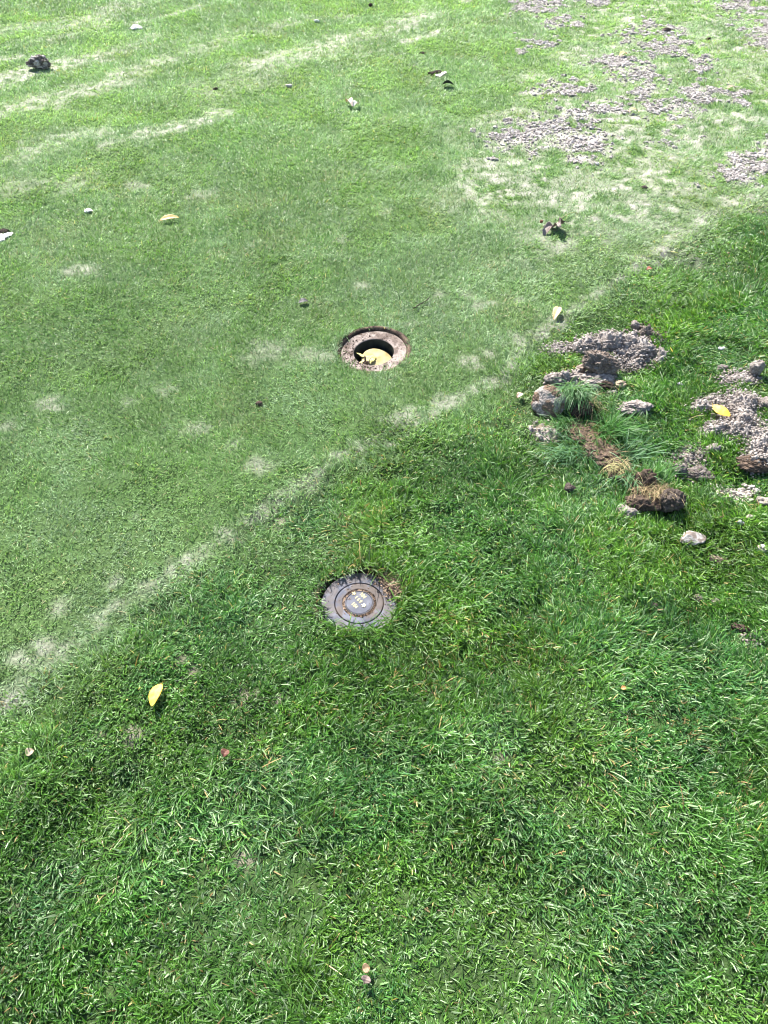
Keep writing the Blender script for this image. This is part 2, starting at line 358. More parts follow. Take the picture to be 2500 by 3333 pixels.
# mown turf
def make_turf():
    N = 3300000
    x = rng.uniform(-3.7, 3.7, N); y = rng.uniform(0.3, 6.9, N)
    dens = np.interp(y, [1.0, 2.0, 3.0, 4.2, 6.0, 7], [80000, 70000, 52000, 37000, 26000, 17000])/(N/(7.4*6.6))
    r = samp(F_rough, x, y)
    keep = (rng.random(N) < dens) & in_view(x, y, 0.4) & (rng.random(N) < sst(0.10, -0.02, r))
    keep &= np.hypot(x-HOLE[0], y-HOLE[1]) > 0.113+0.012*fbm(x*30, y*30, 71, 2)
    x, y = x[keep], y[keep]; r = r[keep]
    s = samp(sand, x, y); cr = samp(F_crumb, x, y)
    hb = samp(F_heap, x, y)
    k2 = (rng.random(len(x)) < 1-0.93*np.clip(s*1.05, 0, 1)) & (hb < 0.004) & (rng.random(len(x)) < .30+1.1*sst(.30, .58, fbm(x*48, y*48, 75, 2))); x, y, s, r = x[k2], y[k2], s[k2], r[k2]
    n = len(x); print('turf blades', n)
    z = height(x, y)-0.001
    cl = fbm(x*38, y*38, 72, 3); big = fbm(x*4.5, y*4.5, 73)
    fw = np.interp(y, [1, 2, 3.5, 6, 7], [1.5, 1.75, 2.5, 3.6, 4])*0.001
    L = (0.0085+0.009*cl)*rng.uniform(0.6, 1.35, n)*np.interp(y, [1, 3, 6], [1.0, 1.1, 1.45])*(1-0.4*s)
    dh = np.hypot(x-HOLE[0], y-HOLE[1]); L = L*(1+1.1*sst(.14, .115, dh))
    L = L*(1+1.0*sst(-0.08, 0.06, r))
    azf = fbm(x*2.4, y*2.4, 74, 3)*4*np.pi
    az = azf + rng.normal(0, 1.15, n)
    lean = np.abs(rng.normal(0.75, 0.35, n)); curve = rng.uniform(0.1, 0.8, n)
    st = samp(F_stripe, x, y); pale = np.clip(samp(F_pale, x, y)+.18*sst(2.6, 5.2, y)+.25*sst(.14, -.02, np.abs(r)), 0, 1.2)  # distance term puts far brightness into the colour, along with sand dust
    c = mix([.06,.15,.035], [.175,.285,.095], np.clip(cl*0.9+rng.normal(0, .3, n)*0.8, 0, 1))
    c = mix(c, np.array([.15,.25,.065]), sst(.42, .62, st)*0.65*rng.random(n))
    c = mix(c, np.array([.23,.32,.19]), np.clip(pale*(0.5+0.9*rng.random(n)), 0, 1)*0.8)  # whitish sheen of flat-lying blades put into their colour
    c = mix(c, np.array([.20,.315,.13]), sst(2.2, 5.4, y)*.75)  # washed brightness of the far turf painted into the blade colour
    c = mix(c, np.array([.20,.24,.08]), sst(.62, .75, big)*0.5*rng.random(n))
    c = mix(c, np.array([.38,.42,.33]), np.clip(s*1.9*rng.random(n), 0, .85))
    stw = rng.random(n) < 0.02+0.05*sst(.5, .8, big); c[stw] = np.array([.33,.29,.15])*rng.uniform(.7, 1.2, (stw.sum(), 1))
    c *= rng.uniform(.6, 1.4, (n, 1))*(.88+.24*sst(.35, .65, fbm(x*7, y*7, 76, 3)))[:,None]
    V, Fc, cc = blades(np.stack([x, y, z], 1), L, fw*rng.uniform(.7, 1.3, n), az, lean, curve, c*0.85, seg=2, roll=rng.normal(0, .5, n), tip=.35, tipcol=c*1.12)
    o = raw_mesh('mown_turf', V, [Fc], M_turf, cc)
    tag(o, 'closely mown pale green turf filling the upper left of the ground', 'turf', None, 'stuff')
make_turf()

# rough grass
def rough_field(N, xr, yr):
    x = rng.uniform(*xr, N); y = rng.uniform(*yr, N); return x, y
LIDC = LID + np.array([0.006, 0.004])
def make_rough():
    NT = 46000
    A = (5.6*4.6)
    NT = int(12500*A)
    x = rng.uniform(-1.6, 4.0, NT); y = rng.uniform(-0.25, 4.35, NT)
    r = samp(F_rough, x, y)
    dens = np.interp(y, [0, 1.2, 2.4, 4.4], [1, 0.95, 0.75, 0.5])
    clump = fbm(x*11, y*11, 81, 3)
    k = in_view(x, y, 0.4) & (rng.random(NT) < dens*(0.8+.7*sst(.3, .55, clump))) & (rng.random(NT) < sst(-0.08, 0.14, r))
    x, y, r, clump = x[k], y[k], r[k], clump[k]
    nt_ = len(x)
    per = rng.integers(6, 13, nt_); ti = np.repeat(np.arange(nt_), per); n = len(ti)
    sp = 0.009*rng.random(n)**0.5; an = rng.uniform(0, 2*np.pi, n)
    bx = x[ti]+sp*np.cos(an); by = y[ti]+sp*np.sin(an)
    dl = np.hypot(bx-LIDC[0], by-LIDC[1]); dh = np.hypot(bx-HOLE[0], by-HOLE[1])
    # on the lid's left and near side the sward creeps over the flange
    ang = np.arctan2(by-LID[1], bx-LID[0]); lim = 0.094 - 0.013*sst(.3, 1, np.cos(ang-math.radians(-105))) + 0.006*np.sin(ang*5)
    dl = np.hypot(bx-LID[0], by-LID[1])
    hp = samp(F_heap, bx, by)+(fbm(bx*30, by*30, 83, 2)-.5)*.03; bare = samp(F_bare, bx, by); s = samp(sand, bx, by)
    keep = (dl > lim) & (dh > 0.118) & (rng.random(n) < np.where(hp > 0.0, 0.05, 1)) & (rng.random(n) > bare*0.7) & (rng.random(n) > s*0.9)
    ti, bx, by, an, dl, hp = ti[keep], bx[keep], by[keep], an[keep], dl[keep], hp[keep]; n = len(ti)
    print('rough blades', n)
    edge = sst(-0.05, 0.38, samp(F_rough, bx, by))
    tall = fbm(bx*5.5, by*5.5, 84, 3)
    tone = fbm(bx*3.1, by*3.1, 85, 3); tone2 = fbm(bx*13, by*13, 86, 3)
    L = (0.0145+0.017*sst(.3, .7, tall))*rng.uniform(.55, 1.4, n)*(0.5+0.5*edge)
    L *= 1+0.35*sst(.16, .10, dl)
    lng = rng.random(n) < 0.012; L[lng] *= 1.7
    L = np.minimum(L, 0.075)
    azt = fbm(bx*1.9, by*1.9, 87, 3)*5*np.pi+rng.normal(0, .8, nt_)[ti]
    fx = np.cos(azt)*1.0+np.cos(an)*0.75+rng.normal(0, .8, n); fy = np.sin(azt)+np.sin(an)*.75+rng.normal(0, .8, n)-0.12
    az = np.arctan2(fy, fx)
    # the fringe of the lid mostly falls outward
    ol = np.arctan2(by-LID[1], bx-LID[0]); near = (dl < .14) & (rng.random(n) < 0.35); az[near] = ol[near]+rng.normal(0, .8, near.sum())
    flat = sst(.45, .7, fbm(bx*4, by*4, 88, 3))
    lean = np.abs(rng.normal(0.45, 0.3, n))+0.45*flat; curve = rng.uniform(0.25, 1.25, n)
    lean[near] *= 0.7
    z = height(bx, by)-0.002
    c = mix([.032,.105,.015], [.085,.20,.032], np.clip(rng.random(n)*0.8+0.4*(tone2-.5)+.1, 0, 1))
    c = mix(c, np.array([.12,.225,.028]), sst(.38, .68, tone)*rng.random(n)*0.8)
    c = mix(c, np.array([.14,.24,.075]), (1-edge)*(.55+.45*rng.random(n)))
    c = mix(c, np.array([.045,.135,.055]), sst(.45, .7, fbm(bx*5, by*5, 89, 3))*rng.random(n)*0.8)  # teal patches: bluish sky sheen on flat blades, put into the colour
    c = mix(c, np.array([.24,.33,.18]), (rng.random(n) < .17)*0.9)
    stw = rng.random(n) < 0.015+0.06*sst(.58, .72, fbm(bx*8, by*8, 90, 3)); c[stw] = mix([.42,.34,.15], [.22,.13,.06], rng.random(stw.sum()))
    c *= rng.uniform(.5, 1.5, (n, 1))*(.95+.3*sst(.35, .65, fbm(bx*6, by*6, 96, 3)))[:,None]
    wd = np.where(rng.random(n) < .1, 1.45, 1)*rng.uniform(.0013, .0029, n)*np.interp(by, [0, 1.5, 4], [.95, 1.0, 1.35])
    V, Fc, cc = blades(np.stack([bx, by, z], 1), L, wd, az, lean, curve, c*0.66, seg=3, roll=rng.normal(0, .7, n), tip=.42, tipcol=c*1.1)  # blade feet coloured darker, shade low in the sward painted in
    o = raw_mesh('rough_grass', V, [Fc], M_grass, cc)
    tag(o, 'longer deep green tufted grass of the rough, across the foreground and right', 'grass', None, 'stuff')
make_rough()

# ------------------------------------------------------------------ crumbs (small angular grains)
ico = bmesh.new(); bmesh.ops.create_icosphere(ico, subdivisions=1, radius=1.0)
ICO_V = np.array([v.co[:] for v in ico.verts]); ICO_F = np.array([[v.index for v in f.verts] for f in ico.faces]); ico.free()
def grains(pos, size, col, flat=0.75, seed=1):
    n = len(pos); g = np.random.default_rng(seed); m = len(ICO_V)
    d = ICO_V[None]*g.uniform(.65, 1.25, (n, m, 1))
    a = g.uniform(0, 2*np.pi, n); ca, sa = np.cos(a)[:,None], np.sin(a)[:,None]
    ex = g.uniform(.8, 1.4, n)[:,None]
    x = d[...,0]*ex; y = d[...,1]
    d = np.stack([x*ca-y*sa, x*sa+y*ca, d[...,2]*flat], -1)*size[:,None,None]
    V = (pos[:,None,:]+d).reshape(-1, 3)
    Fc = (ICO_F[None]+(np.arange(n)*m)[:,None,None]).reshape(-1, 3)
    cc = np.repeat(col, m, 0)
    return V, Fc, cc
def make_sand():
    N = 900000
    x = rng.uniform(0.2, 3.4, N); y = rng.uniform(2.7, 6.8, N)
    cr = samp(F_crumb, x, y); cr = np.maximum(cr, .12*samp(zs, x, y)*sst(.5, .65, samp(n_a, x, y))); k = (rng.random(N) < cr*0.62*(0.25+1.2*sst(.4, .6, fbm(x*9, y*9, 101, 3)))) & in_view(x, y, .3) & (cr > .3)
    x, y = x[k], y[k]; n = len(x)
    sz = 0.0027*np.exp(rng.normal(0, .55, n))*np.interp(y, [2.7, 6], [.9, 1.35]); sz = np.minimum(sz, .010)
    z = height(x, y)+sz*0.3+0.003
    c = mix([.17,.15,.135], [.46,.42,.395], rng.random(n))
    V, Fc, cc = grains(np.stack([x, y, z], 1), sz, c, .8, 5); print('sand crumbs', n)
    o = raw_mesh('sand_dressing', V, [Fc], M_soil, cc, smooth=False)
    tag(o, 'grey white crumbs of sand dressing scattered over the mown turf at upper right', 'sand', None, 'stuff')
make_sand()

# ------------------------------------------------------------------ soil heaps and clods
SOIL_A = np.array([.15,.125,.107]); SOIL_B = np.array([.37,.33,.30])
def heap(name, key, label, cat, colA=SOIL_A, colB=SOIL_B, seed=1, ncr=0, group=None, crs=.0021):
    P, h = HEAPS[key]; cx, cy = P.mean(0); cell = 0.0035
    xs = np.arange(P[:,0].min()-.02, P[:,0].max()+.02, cell); ys = np.arange(P[:,1].min()-.02, P[:,1].max()+.02, cell)
    X, Y = np.meshgrid(xs, ys); s = sdpoly(X, Y, P)+(fbm(X*30, Y*30, seed, 3)-.5)*.05+(fbm(X*90, Y*90, seed+9, 2)-.5)*.012
    body = np.clip(s/.035, 0, 1)**0.6
    lump = fbm(X*28, Y*28, seed+3, 3); gr = fbm(X*110, Y*110, seed+5, 2); gr2 = noise2(X*170, Y*170, seed+8)
    z = height(X.ravel(), Y.ravel()).reshape(X.shape)+h*.8*body*(.1+1.5*sst(.25, .75, lump))+(gr-.5)*.012*np.clip(s/.01, 0, 1)+(gr2-.5)*.007
    z = np.where(s > 0, z, height(X.ravel(), Y.ravel()).reshape(X.shape)-.012)
    ok = s > -0.006
    ii = np.full(X.shape, -1); ii[ok] = np.arange(ok.sum())
    q = np.stack([ii[:-1,:-1], ii[:-1,1:], ii[1:,1:], ii[1:,:-1]], -1).reshape(-1, 4); q = q[(q >= 0).all(1)]
    g = np.random.default_rng(seed)
    col = mix(colA, colB, np.clip(.5*gr+.6*lump+.25*(gr2-.5)+.25*(g.random(X.shape)-.5), 0, 1))[ok]
    V = np.stack([X[ok]-cx, Y[ok]-cy, z[ok]], 1); fl = [q]
    if ncr:
        t = g.choice(len(V), ncr); e = g.normal(0, .012, (ncr, 2)); hz = height(V[t,0]+cx, V[t,1]+cy)
        pz_ = np.where(np.hypot(*e.T) < .012, V[t,2]+.002, np.maximum(hz+.006, V[t,2]-.01)); sz = np.minimum(crs*np.exp(g.normal(0, .45, ncr)), crs*2.6)
        V2, F2, c2 = grains(np.stack([V[t,0]+e[:,0], V[t,1]+e[:,1], pz_], 1), sz, mix(colA, colB, g.random(ncr)**.8), .85, seed+1)
        fl.append(F2+len(V)); V = np.concatenate([V, V2]); col = np.concatenate([col, c2])
    o = raw_mesh(name, V, fl, M_soil, col, loc=(cx, cy, 0), smooth=True)
    return tag(o, label, cat, group)
def rock_mesh(size, seed, sub=5, lo=.45, mid=.28, hi=.15, cut=0.0, ang=False):
    bm = bmesh.new(); bmesh.ops.create_icosphere(bm, subdivisions=sub, radius=1.0)
    V = np.array([v.co[:] for v in bm.verts]); Fc = np.array([[v.index for v in f.verts] for f in bm.faces]); bm.free()
    r = 1+lo*(fbm3(V*1.3, seed, 2)-.5)*2+mid*(fbm3(V*4, seed+5, 3)-.5)*2+hi*(fbm3(V*13, seed+11, 3)-.5)*2+hi*.9*(.45-np.abs(2*noise3(V*9, seed+15)-1))+hi*.8*(noise3(V*34, seed+17)-.5)
    if ang:
        g = np.random.default_rng(seed)
        for k in range(9):
            d = g.normal(size=3); d /= np.linalg.norm(d); lim = g.uniform(.62, .9); pr = (V*r[:,None])@d
            r = np.where(pr > lim, r*(lim+.12*(pr-lim))/np.maximum(pr, 1e-6), r)
    P = V*r[:,None]*np.array(size)
    return P, Fc, V
def clod(name, u, v, size, label, cat, colA=SOIL_A, colB=SOIL_B, seed=1, sub=5, rz=0, tilt=(0, 0), sink=.35, mat=None, group=None, parent=None, loc=None, cn=14, top=None, **kw):
    if mat is None and parent is None and sub == 5 and size[0] > .025: sub = 6; size = (size[0], size[1]*.9, size[2]*.62)
    P, Fc, V = rock_mesh(size, seed, sub, **kw)
    R = np.array((Matrix.Rotation(rz, 3, 'Z')@Matrix.Rotation(tilt[0], 3, 'X')@Matrix.Rotation(tilt[1], 3, 'Y')))
    P = P@R.T; p = G(u, v) if loc is None else np.array(loc)
    zb = P[:,2].min()*(1-sink)
    t = np.clip(.75*(fbm3(V*4.5, seed+31, 3)-.2)+.5*(fbm3(V*cn, seed+41, 2)-.3), 0, 1)
    col = mix(colA, colB, t)
    if top is not None: col = mix(col, top, sst(.45, .6, fbm3(V*2.1, seed+61, 2)))
    h = 0 if parent is not None else float(height(np.array([p[0]]), np.array([p[1]]))[0])
    o = raw_mesh(name, P, [Fc], mat or M_soil, col, parent=parent, loc=(p[0], p[1], (p[2] if parent is not None else h)-zb), smooth=not kw.get('ang', False))
    if parent is None: tag(o, label, cat, group)
    return o
DK = np.array([.042,.031,.025]); BR = np.array([.15,.105,.075])

heap('soil_heap', 'long', 'long crumbly grey soil heap, the topmost and widest one lying on the rough', 'soil heap', seed=3, ncr=2600, crs=.0022)
heap('soil_crumbs', 'tail', 'thin trail of soil crumbs running left from the long soil heap', 'soil', seed=13, ncr=616)
heap('soil_heap', 'back', 'dark narrow soil ridge just behind the right end of the long soil heap', 'soil heap', colA=DK, colB=SOIL_A*1.4, seed=14, ncr=448)
heap('soil_crumbs', 'under', 'scatter of dark soil crumbs in front of the long soil heap', 'soil', seed=15, ncr=560, colA=DK*1.5, colB=SOIL_B*.8)
heap('soil_heap', 'slab', 'pale broken slab of soil lying against the brown wedge shaped clod', 'soil heap', seed=16, ncr=900, crs=.0024)
heap('soil_heap', 'spread', 'broad grey granular soil spread with the yellow leaf on it, at the right edge', 'soil heap', seed=17, ncr=9000, crs=.0021)
heap('soil_heap', 'strip', 'low brown grey soil patch in the grass left of the broad soil spread', 'soil heap', seed=18, ncr=1176, colA=BR*.8, colB=SOIL_B*.85)
heap('soil_crumbs', 'upper', 'thin pale soil patch in the grass above the broad soil spread', 'soil', seed=19, ncr=728)
heap('soil_crumbs', 'pale', 'whitish sandy soil patch in the grass below the broad soil spread', 'soil', seed=20, ncr=728, colA=SOIL_A*1.6, colB=SOIL_B*1.5)
heap('soil_crumbs', 'spot', 'small bare soil spot in the rough far below the pale stone', 'soil', seed=21, ncr=90, colA=BR, colB=SOIL_B)
heap('soil_crumbs', 'scrape', 'small scrape of bare soil under the left end of the upturned turf clod', 'soil', seed=22, ncr=120, colA=BR, colB=SOIL_B)
heap('soil_crumbs', 'rim', 'brown granular soil spilling onto the right edge of the numbered round lid', 'soil', seed=23, ncr=1500, crs=.0013, colA=DK*1.3, colB=np.array([.30,.21,.14]))

clod('soil_clod', 2088, 1150, (.042,.034,.036), 'rounded grey soil clod sitting on the right half of the long soil heap', 'soil clod', seed=31, sink=.2, colA=SOIL_A, colB=SOIL_B*1.05)
clod('soil_clod', 1975, 1132, (.036,.026,.026), 'pale lump of soil in the middle of the long soil heap', 'soil clod', seed=32, sink=.2, colB=SOIL_B*1.15)
clod('soil_clod', 1910, 1138, (.033,.022,.022), 'grey lump of soil on the left half of the long soil heap', 'soil clod', seed=33, sink=.15)
clod('soil_clod', 2035, 1120, (.030,.022,.022), 'small pale lump where the long soil heap meets the dark ridge', 'soil clod', seed=34, sink=.1, colB=SOIL_B*1.15)
clod('soil_clod', 2062, 1078, (.014,.012,.014), 'small round crumb of soil in the grass behind the dark soil ridge', 'soil clod', seed=35, sub=4)
clod('soil_clod', 1948, 1222, (.058,.040,.055), 'brown wedge shaped soil clod standing up behind the pale soil slab', 'soil clod', seed=36, sink=.15, rz=-.4, tilt=(.3, .35), colA=BR*.8, colB=SOIL_B*.7, lo=.3)
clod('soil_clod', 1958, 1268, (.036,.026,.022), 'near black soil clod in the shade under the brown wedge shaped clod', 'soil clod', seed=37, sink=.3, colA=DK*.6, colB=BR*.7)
clod('soil_clod', 1935, 1252, (.052,.034,.027), 'large pale crumbly lump at the right of the broken soil slab', 'soil clod', seed=38, sink=.1, colB=SOIL_B*1.1, rz=.2)
clod('soil_clod', 1857, 1238, (.048,.020,.022), 'pale elongated lump in the middle of the broken soil slab', 'soil clod', seed=39, sink=.1, colB=SOIL_B*1.1)
clod('soil_clod', 1802, 1242, (.026,.020,.019), 'small pale lump at the left tip of the broken soil slab', 'soil clod', seed=40, sub=4, sink=.1)
clod('soil_clod', 1888, 1212, (.014,.012,.012), 'small brown lump behind the middle of the broken soil slab', 'soil clod', seed=41, sub=4, colA=BR, colB=SOIL_B*.8)
clod('soil_clod', 2012, 1262, (.020,.014,.010), 'small straw coloured lump right of the near black soil clod', 'soil clod', seed=42, sub=4, colA=BR*1.5, colB=np.array([.48,.40,.28]))
clod('soil_clod', 1985, 1286, (.018,.010,.007), 'flat pale crumb lying just below the near black soil clod', 'soil clod', seed=43, sub=4, colB=SOIL_B*1.2)
clod('soil_clod', 2062, 1342, (.046,.030,.028), 'pale crumbly soil clod alone in the grass right of the upturned turf clod', 'soil clod', seed=44, sink=.25, colB=SOIL_B*1.15, mid=.35, hi=.14)
clod('soil_clod', 2272, 1545, (.036,.026,.026), 'dark rounded clod at the lower end of the low brown grey soil patch', 'soil clod', seed=45, sink=.3, colA=DK*1.5, colB=SOIL_B*.8)
clod('soil_clod', 2208, 1535, (.020,.018,.016), 'small dark clod at the left of the low brown grey soil patch', 'soil clod', seed=46, sub=4, colA=DK*1.5, colB=SOIL_B*.8)
clod('soil_clod', 2316, 1472, (.018,.014,.012), 'small pinkish grey crumb between the low soil patch and the broad spread', 'soil clod', seed=47, sub=4)
clod('soil_clod', 2460, 1522, (.050,.028,.024), 'dark brown clod at the bottom edge of the broad soil spread', 'soil clod', seed=48, sink=.3, colA=DK, colB=BR*1.3)
clod('soil_clod', 2452, 1222, (.022,.018,.026), 'rough upright clod at the right end of the thin pale soil patch', 'soil clod', seed=49, sub=4, sink=.2)
clod('soil_clod', 2350, 1202, (.015,.012,.010), 'small dark clod at the left above the thin pale soil patch', 'soil clod', seed=50, sub=4, colA=DK*1.5)
clod('soil_clod', 2492, 1322, (.030,.022,.014), 'flat dark clod cut by the right edge of the view, above the broad spread', 'soil clod', seed=51, sub=4, colA=DK*1.3)
clod('pebble', 2350, 1137, (.012,.009,.007), 'small whitish pebble in the rough above the thin pale soil patch', 'pebble', seed=52, sub=3, mat=M_stone, colA=[.4,.4,.42], colB=[.6,.6,.6])
clod('pebble', 2210, 1263, (.009,.009,.010), 'tiny grey pebble in the rough between the two soil patches', 'pebble', seed=53, sub=3, mat=M_stone, colA=[.3,.3,.33], colB=[.5,.5,.52])
clod('soil_clod', 2490, 1640, (.022,.018,.014), 'small grey clod at the right edge below the whitish sandy patch', 'soil clod', seed=54, sub=4)
st = clod('stone', 2250, 1757, (.033,.026,.015), 'pale flat faced stone lying in the rough, largest stone in view', 'stone', seed=61, sub=5, rz=.25, tilt=(-.35, .05), sink=.25, mat=M_stone, colA=[.40,.36,.33], colB=[.56,.52,.49], lo=.25, mid=.08, hi=.03, ang=True, top=np.array([.24,.19,.16]))
clod('bark_chunk', 2350, 1822, (.028,.012,.010), 'flat dark chunk of dry bark just below the pale stone', 'bark', seed=62, rz=-.35, sink=.3, colA=DK*1.2, colB=np.array([.42,.34,.24]), mid=.3, hi=.16)
clod('pebble', 2438, 1697, (.013,.006,.005), 'flat cream chip in the grass above and right of the pale stone', 'pebble', seed=63, sub=3, mat=M_stone, colA=[.55,.48,.36], colB=[.68,.6,.46])
clod('pebble', 2402, 1718, (.008,.008,.008), 'little bluish grey pebble beside the flat cream chip', 'pebble', seed=64, sub=3, mat=M_stone, colA=[.35,.36,.4], colB=[.5,.5,.55])
clod('pebble', 2478, 1795, (.013,.012,.011), 'whitish speckled pebble at the right edge level with the bark chunk', 'pebble', seed=65, sub=4, mat=M_stone, colA=[.42,.36,.32], colB=[.65,.6,.56])
clod('soil_clod', 2270, 1945, (.010,.009,.009), 'tiny brown clod in the rough straight below the pale stone', 'soil clod', seed=66, sub=4, colA=BR, colB=SOIL_B)
clod('soil_clod', 2335, 1958, (.012,.010,.007), 'tiny grey clod right of the tiny brown clod below the pale stone', 'soil clod', seed=67, sub=4)
clod('soil_clod', 2132, 1975, (.008,.008,.009), 'tiny dark clod in the rough left of the tiny brown clod', 'soil clod', seed=68, sub=3, colA=DK, colB=SOIL_A)
clod('bark_chunk', 2408, 2048, (.024,.009,.009), 'dark thin bark strip at the top of the small bare soil spot', 'bark', seed=69, rz=-.3, colA=DK, colB=BR)
clod('soil_clod', 1850, 1600, (.014,.012,.012), 'small dark clod in the rough left of the torn turf strip', 'soil clod', seed=70, sub=4, colA=DK, colB=SOIL_A)

# objects on the mown turf
clod('soil_clod', 134, 226, (.058,.036,.050), 'ridged grey soil clod with pale crest, alone at the far upper left', 'soil clod', seed=71, sink=.15, colA=DK*1.3, colB=SOIL_B*.75, mid=.25, hi=.16, top=SOIL_B*1.25)
clod('stone', 443, 96, (.044,.030,.015), 'flat white stone near the top edge, left of centre', 'stone', seed=72, sub=4, sink=.1, mat=M_stone, colA=[.55,.54,.55], colB=[.75,.75,.76], ang=True, lo=.2, mid=.05, hi=.02)
clod('pebble', 290, 690, (.020,.014,.008), 'small white flat pebble left of the yellow leaf on the mown turf', 'pebble', seed=73, sub=4, sink=.05, mat=M_stone, colA=[.6,.6,.62], colB=[.78,.78,.8], ang=True, lo=.15, mid=.04, hi=.02)
clod('pebble', 1030, 76, (.018,.013,.010), 'small pale pebble near the top edge of the turf', 'pebble', seed=74, sub=3, mat=M_stone, colA=[.5,.52,.5], colB=[.68,.7,.68])
clod('pebble', 940, 284, (.016,.012,.010), 'little beige pebble on the mown turf beyond the curled pale leaf scrap', 'pebble', seed=75, sub=3, mat=M_stone, colA=[.42,.38,.33], colB=[.6,.56,.5])
clod('soil_clod', 845, 1318, (.010,.008,.008), 'tiny dark brown clod on the mown turf left below the open hole', 'soil clod', seed=76, sub=3, colA=DK, colB=BR)
clod('soil_clod', 1375, 177, (.018,.009,.006), 'small dark flat clod above the black curled leaf on the turf', 'soil clod', seed=77, sub=4, colA=DK*.7, colB=DK*1.5)
clod('soil_clod', 1206, 22, (.014,.010,.010), 'small dark clod at the very top edge of the turf', 'soil clod', seed=78, sub=3, colA=DK*.6, colB=DK*1.6)
clod('soil_clod', 702, 292, (.012,.009,.006), 'small dark clod on the mown turf between the two pale streaks', 'soil clod', seed=79, sub=3, colA=DK*.6, colB=DK*1.6)
clod('soil_clod', 2305, 132, (.016,.011,.007), 'small dark clod among the sand dressing near the upper right corner', 'soil clod', seed=80, sub=3, colA=DK*.6, colB=DK*1.6)
clod('soil_clod', 2168, 105, (.026,.018,.012), 'dark grey soil lump on the sand dressing left of the small dark clod', 'soil clod', seed=81, sub=4, colA=DK, colB=SOIL_A)
clod('soil_clod', 2097, 614, (.013,.010,.007), 'dark pebble like clod on the turf above the dead curled leaf', 'soil clod', seed=82, sub=4, colA=DK, colB=SOIL_A)

# ------------------------------------------------------------------ turf pieces: soil, roots and grass of each are its parts
def tuft(name, parent, n, c0, spread, Lr, Wr, az, azs, lean, curve, colA, colB, mat=None, seed=1, zs=.0, seg=3):
    g = np.random.default_rng(seed); mat = mat or M_grass
    p = np.stack([c0[0]+g.normal(0, spread[0], n), c0[1]+g.normal(0, spread[1], n), c0[2]+np.abs(g.normal(0, zs, n))], 1)
    L = g.uniform(*Lr, n); w = g.uniform(*Wr, n)
    col = mix(colA, colB, g.random(n))
    V, Fc, cc = blades(p, L, w, g.normal(az, azs, n), np.abs(g.normal(*lean, n)), g.normal(*curve, n), col*.85, seg=seg, roll=g.normal(0, .5, n), tip=.25, tipcol=col*1.1)
    return raw_mesh(name, V, [Fc], mat, cc, parent=parent)
GA, GB = [.04,.12,.03], [.12,.24,.09]; SA, SB = [.16,.11,.06], [.48,.38,.20]
def loc_of(t, u, v, z=0):
    p = G(u, v, 0) - np.array(t.location); return (p[0], p[1], z)

p = G(1800, 1340); t = thing('turf_clod', (p[0], p[1], 0), 'upturned turf clod with smooth brown soil face left and drooping pale grass', 'turf clod')
clod('soil', 0, 0, (.050,.046,.024), None, None, colA=BR*.75, colB=BR*1.5, seed=91, parent=t, loc=loc_of(t, 1782, 1338, .0), sink=.15, tilt=(.75, -.35), rz=.2, lo=.2, mid=.14, hi=.07, top=np.array([.27,.235,.21]), sub=6)
clod('soil', 0, 0, (.034,.028,.026), None, None, colA=DK*.8, colB=BR, seed=92, parent=t, loc=loc_of(t, 1880, 1345, .0), sink=.25)
tuft('grass_tuft', t, 420, loc_of(t, 1856, 1312, .045), (.022, .012, .006), (.05, .10), (.0012, .0026), -1.75, .75, (.75, .3), (1.5, .5), GA, [.17,.29,.14], seed=93, zs=.008, seg=5)
tuft('grass_tuft', t, 150, loc_of(t, 1840, 1390, .008), (.028, .018, .006), (.04, .08), (.0012, .0024), -2.4, .9, (.9, .3), (.7, .4), GA, GB, seed=94, seg=5)
tuft('roots', t, 120, loc_of(t, 1890, 1330, .03), (.022, .02, .01), (.03, .07), (.0006, .0014), -1.2, 1.5, (.9, .5), (1.6, .9), SA, SB, mat=M_fibre, seed=95, zs=.006, seg=5)

p = G(1965, 1490); t = thing('turf_strip', (p[0], p[1], 0), 'torn brown strip of turf with straw coloured roots, between the two turf clods', 'turf strip')
for i, (u, v, s) in enumerate([(1885, 1412, .030), (1915, 1438, .030), (1945, 1466, .036), (1968, 1492, .036), (1992, 1515, .034), (2014, 1542, .030)]):
    clod('soil', 0, 0, (s*1.2, s*1.05, s*.34), None, None, colA=DK, colB=BR*1.25, seed=100+i, parent=t, loc=loc_of(t, u, v, 0), sink=.3, rz=-.8, mid=.4, hi=.2)
    tuft('grass_tuft', t, 40, loc_of(t, u-16, v+6, .002), (.026, .018, 0), (.03, .06), (.0012, .0024), -2.4, 1.2, (.9, .4), (.7, .4), GA, GB, seed=160+i, seg=5)
    tuft('roots', t, 60, loc_of(t, u, v, .012), (.02, .016, 0), (.02, .05), (.0006, .0015), -.8, 1.8, (1.0, .5), (1.3, .9), SA, [.30,.22,.12], mat=M_fibre, seed=110+i, zs=.008, seg=5)
tuft('grass_tuft', t, 260, loc_of(t, 1980, 1412, .004), (.026, .022, 0), (.05, .095), (.0015, .0032), -.5, 1.1, (.65, .3), (.7, .4), [.03,.11,.02], [.10,.23,.06], seed=121, seg=5)
tuft('grass_tuft', t, 190, loc_of(t, 1850, 1480, .004), (.034, .022, 0), (.04, .085), (.0014, .0028), -2.6, .8, (.7, .3), (.8, .4), GA, [.16,.29,.16], seed=122, seg=5)
tuft('grass_tuft', t, 150, loc_of(t, 2045, 1480, .004), (.03, .02, 0), (.045, .085), (.0014, .0028), -.3, .8, (.8, .3), (.7, .4), GA, [.16,.29,.16], seed=123, seg=5)
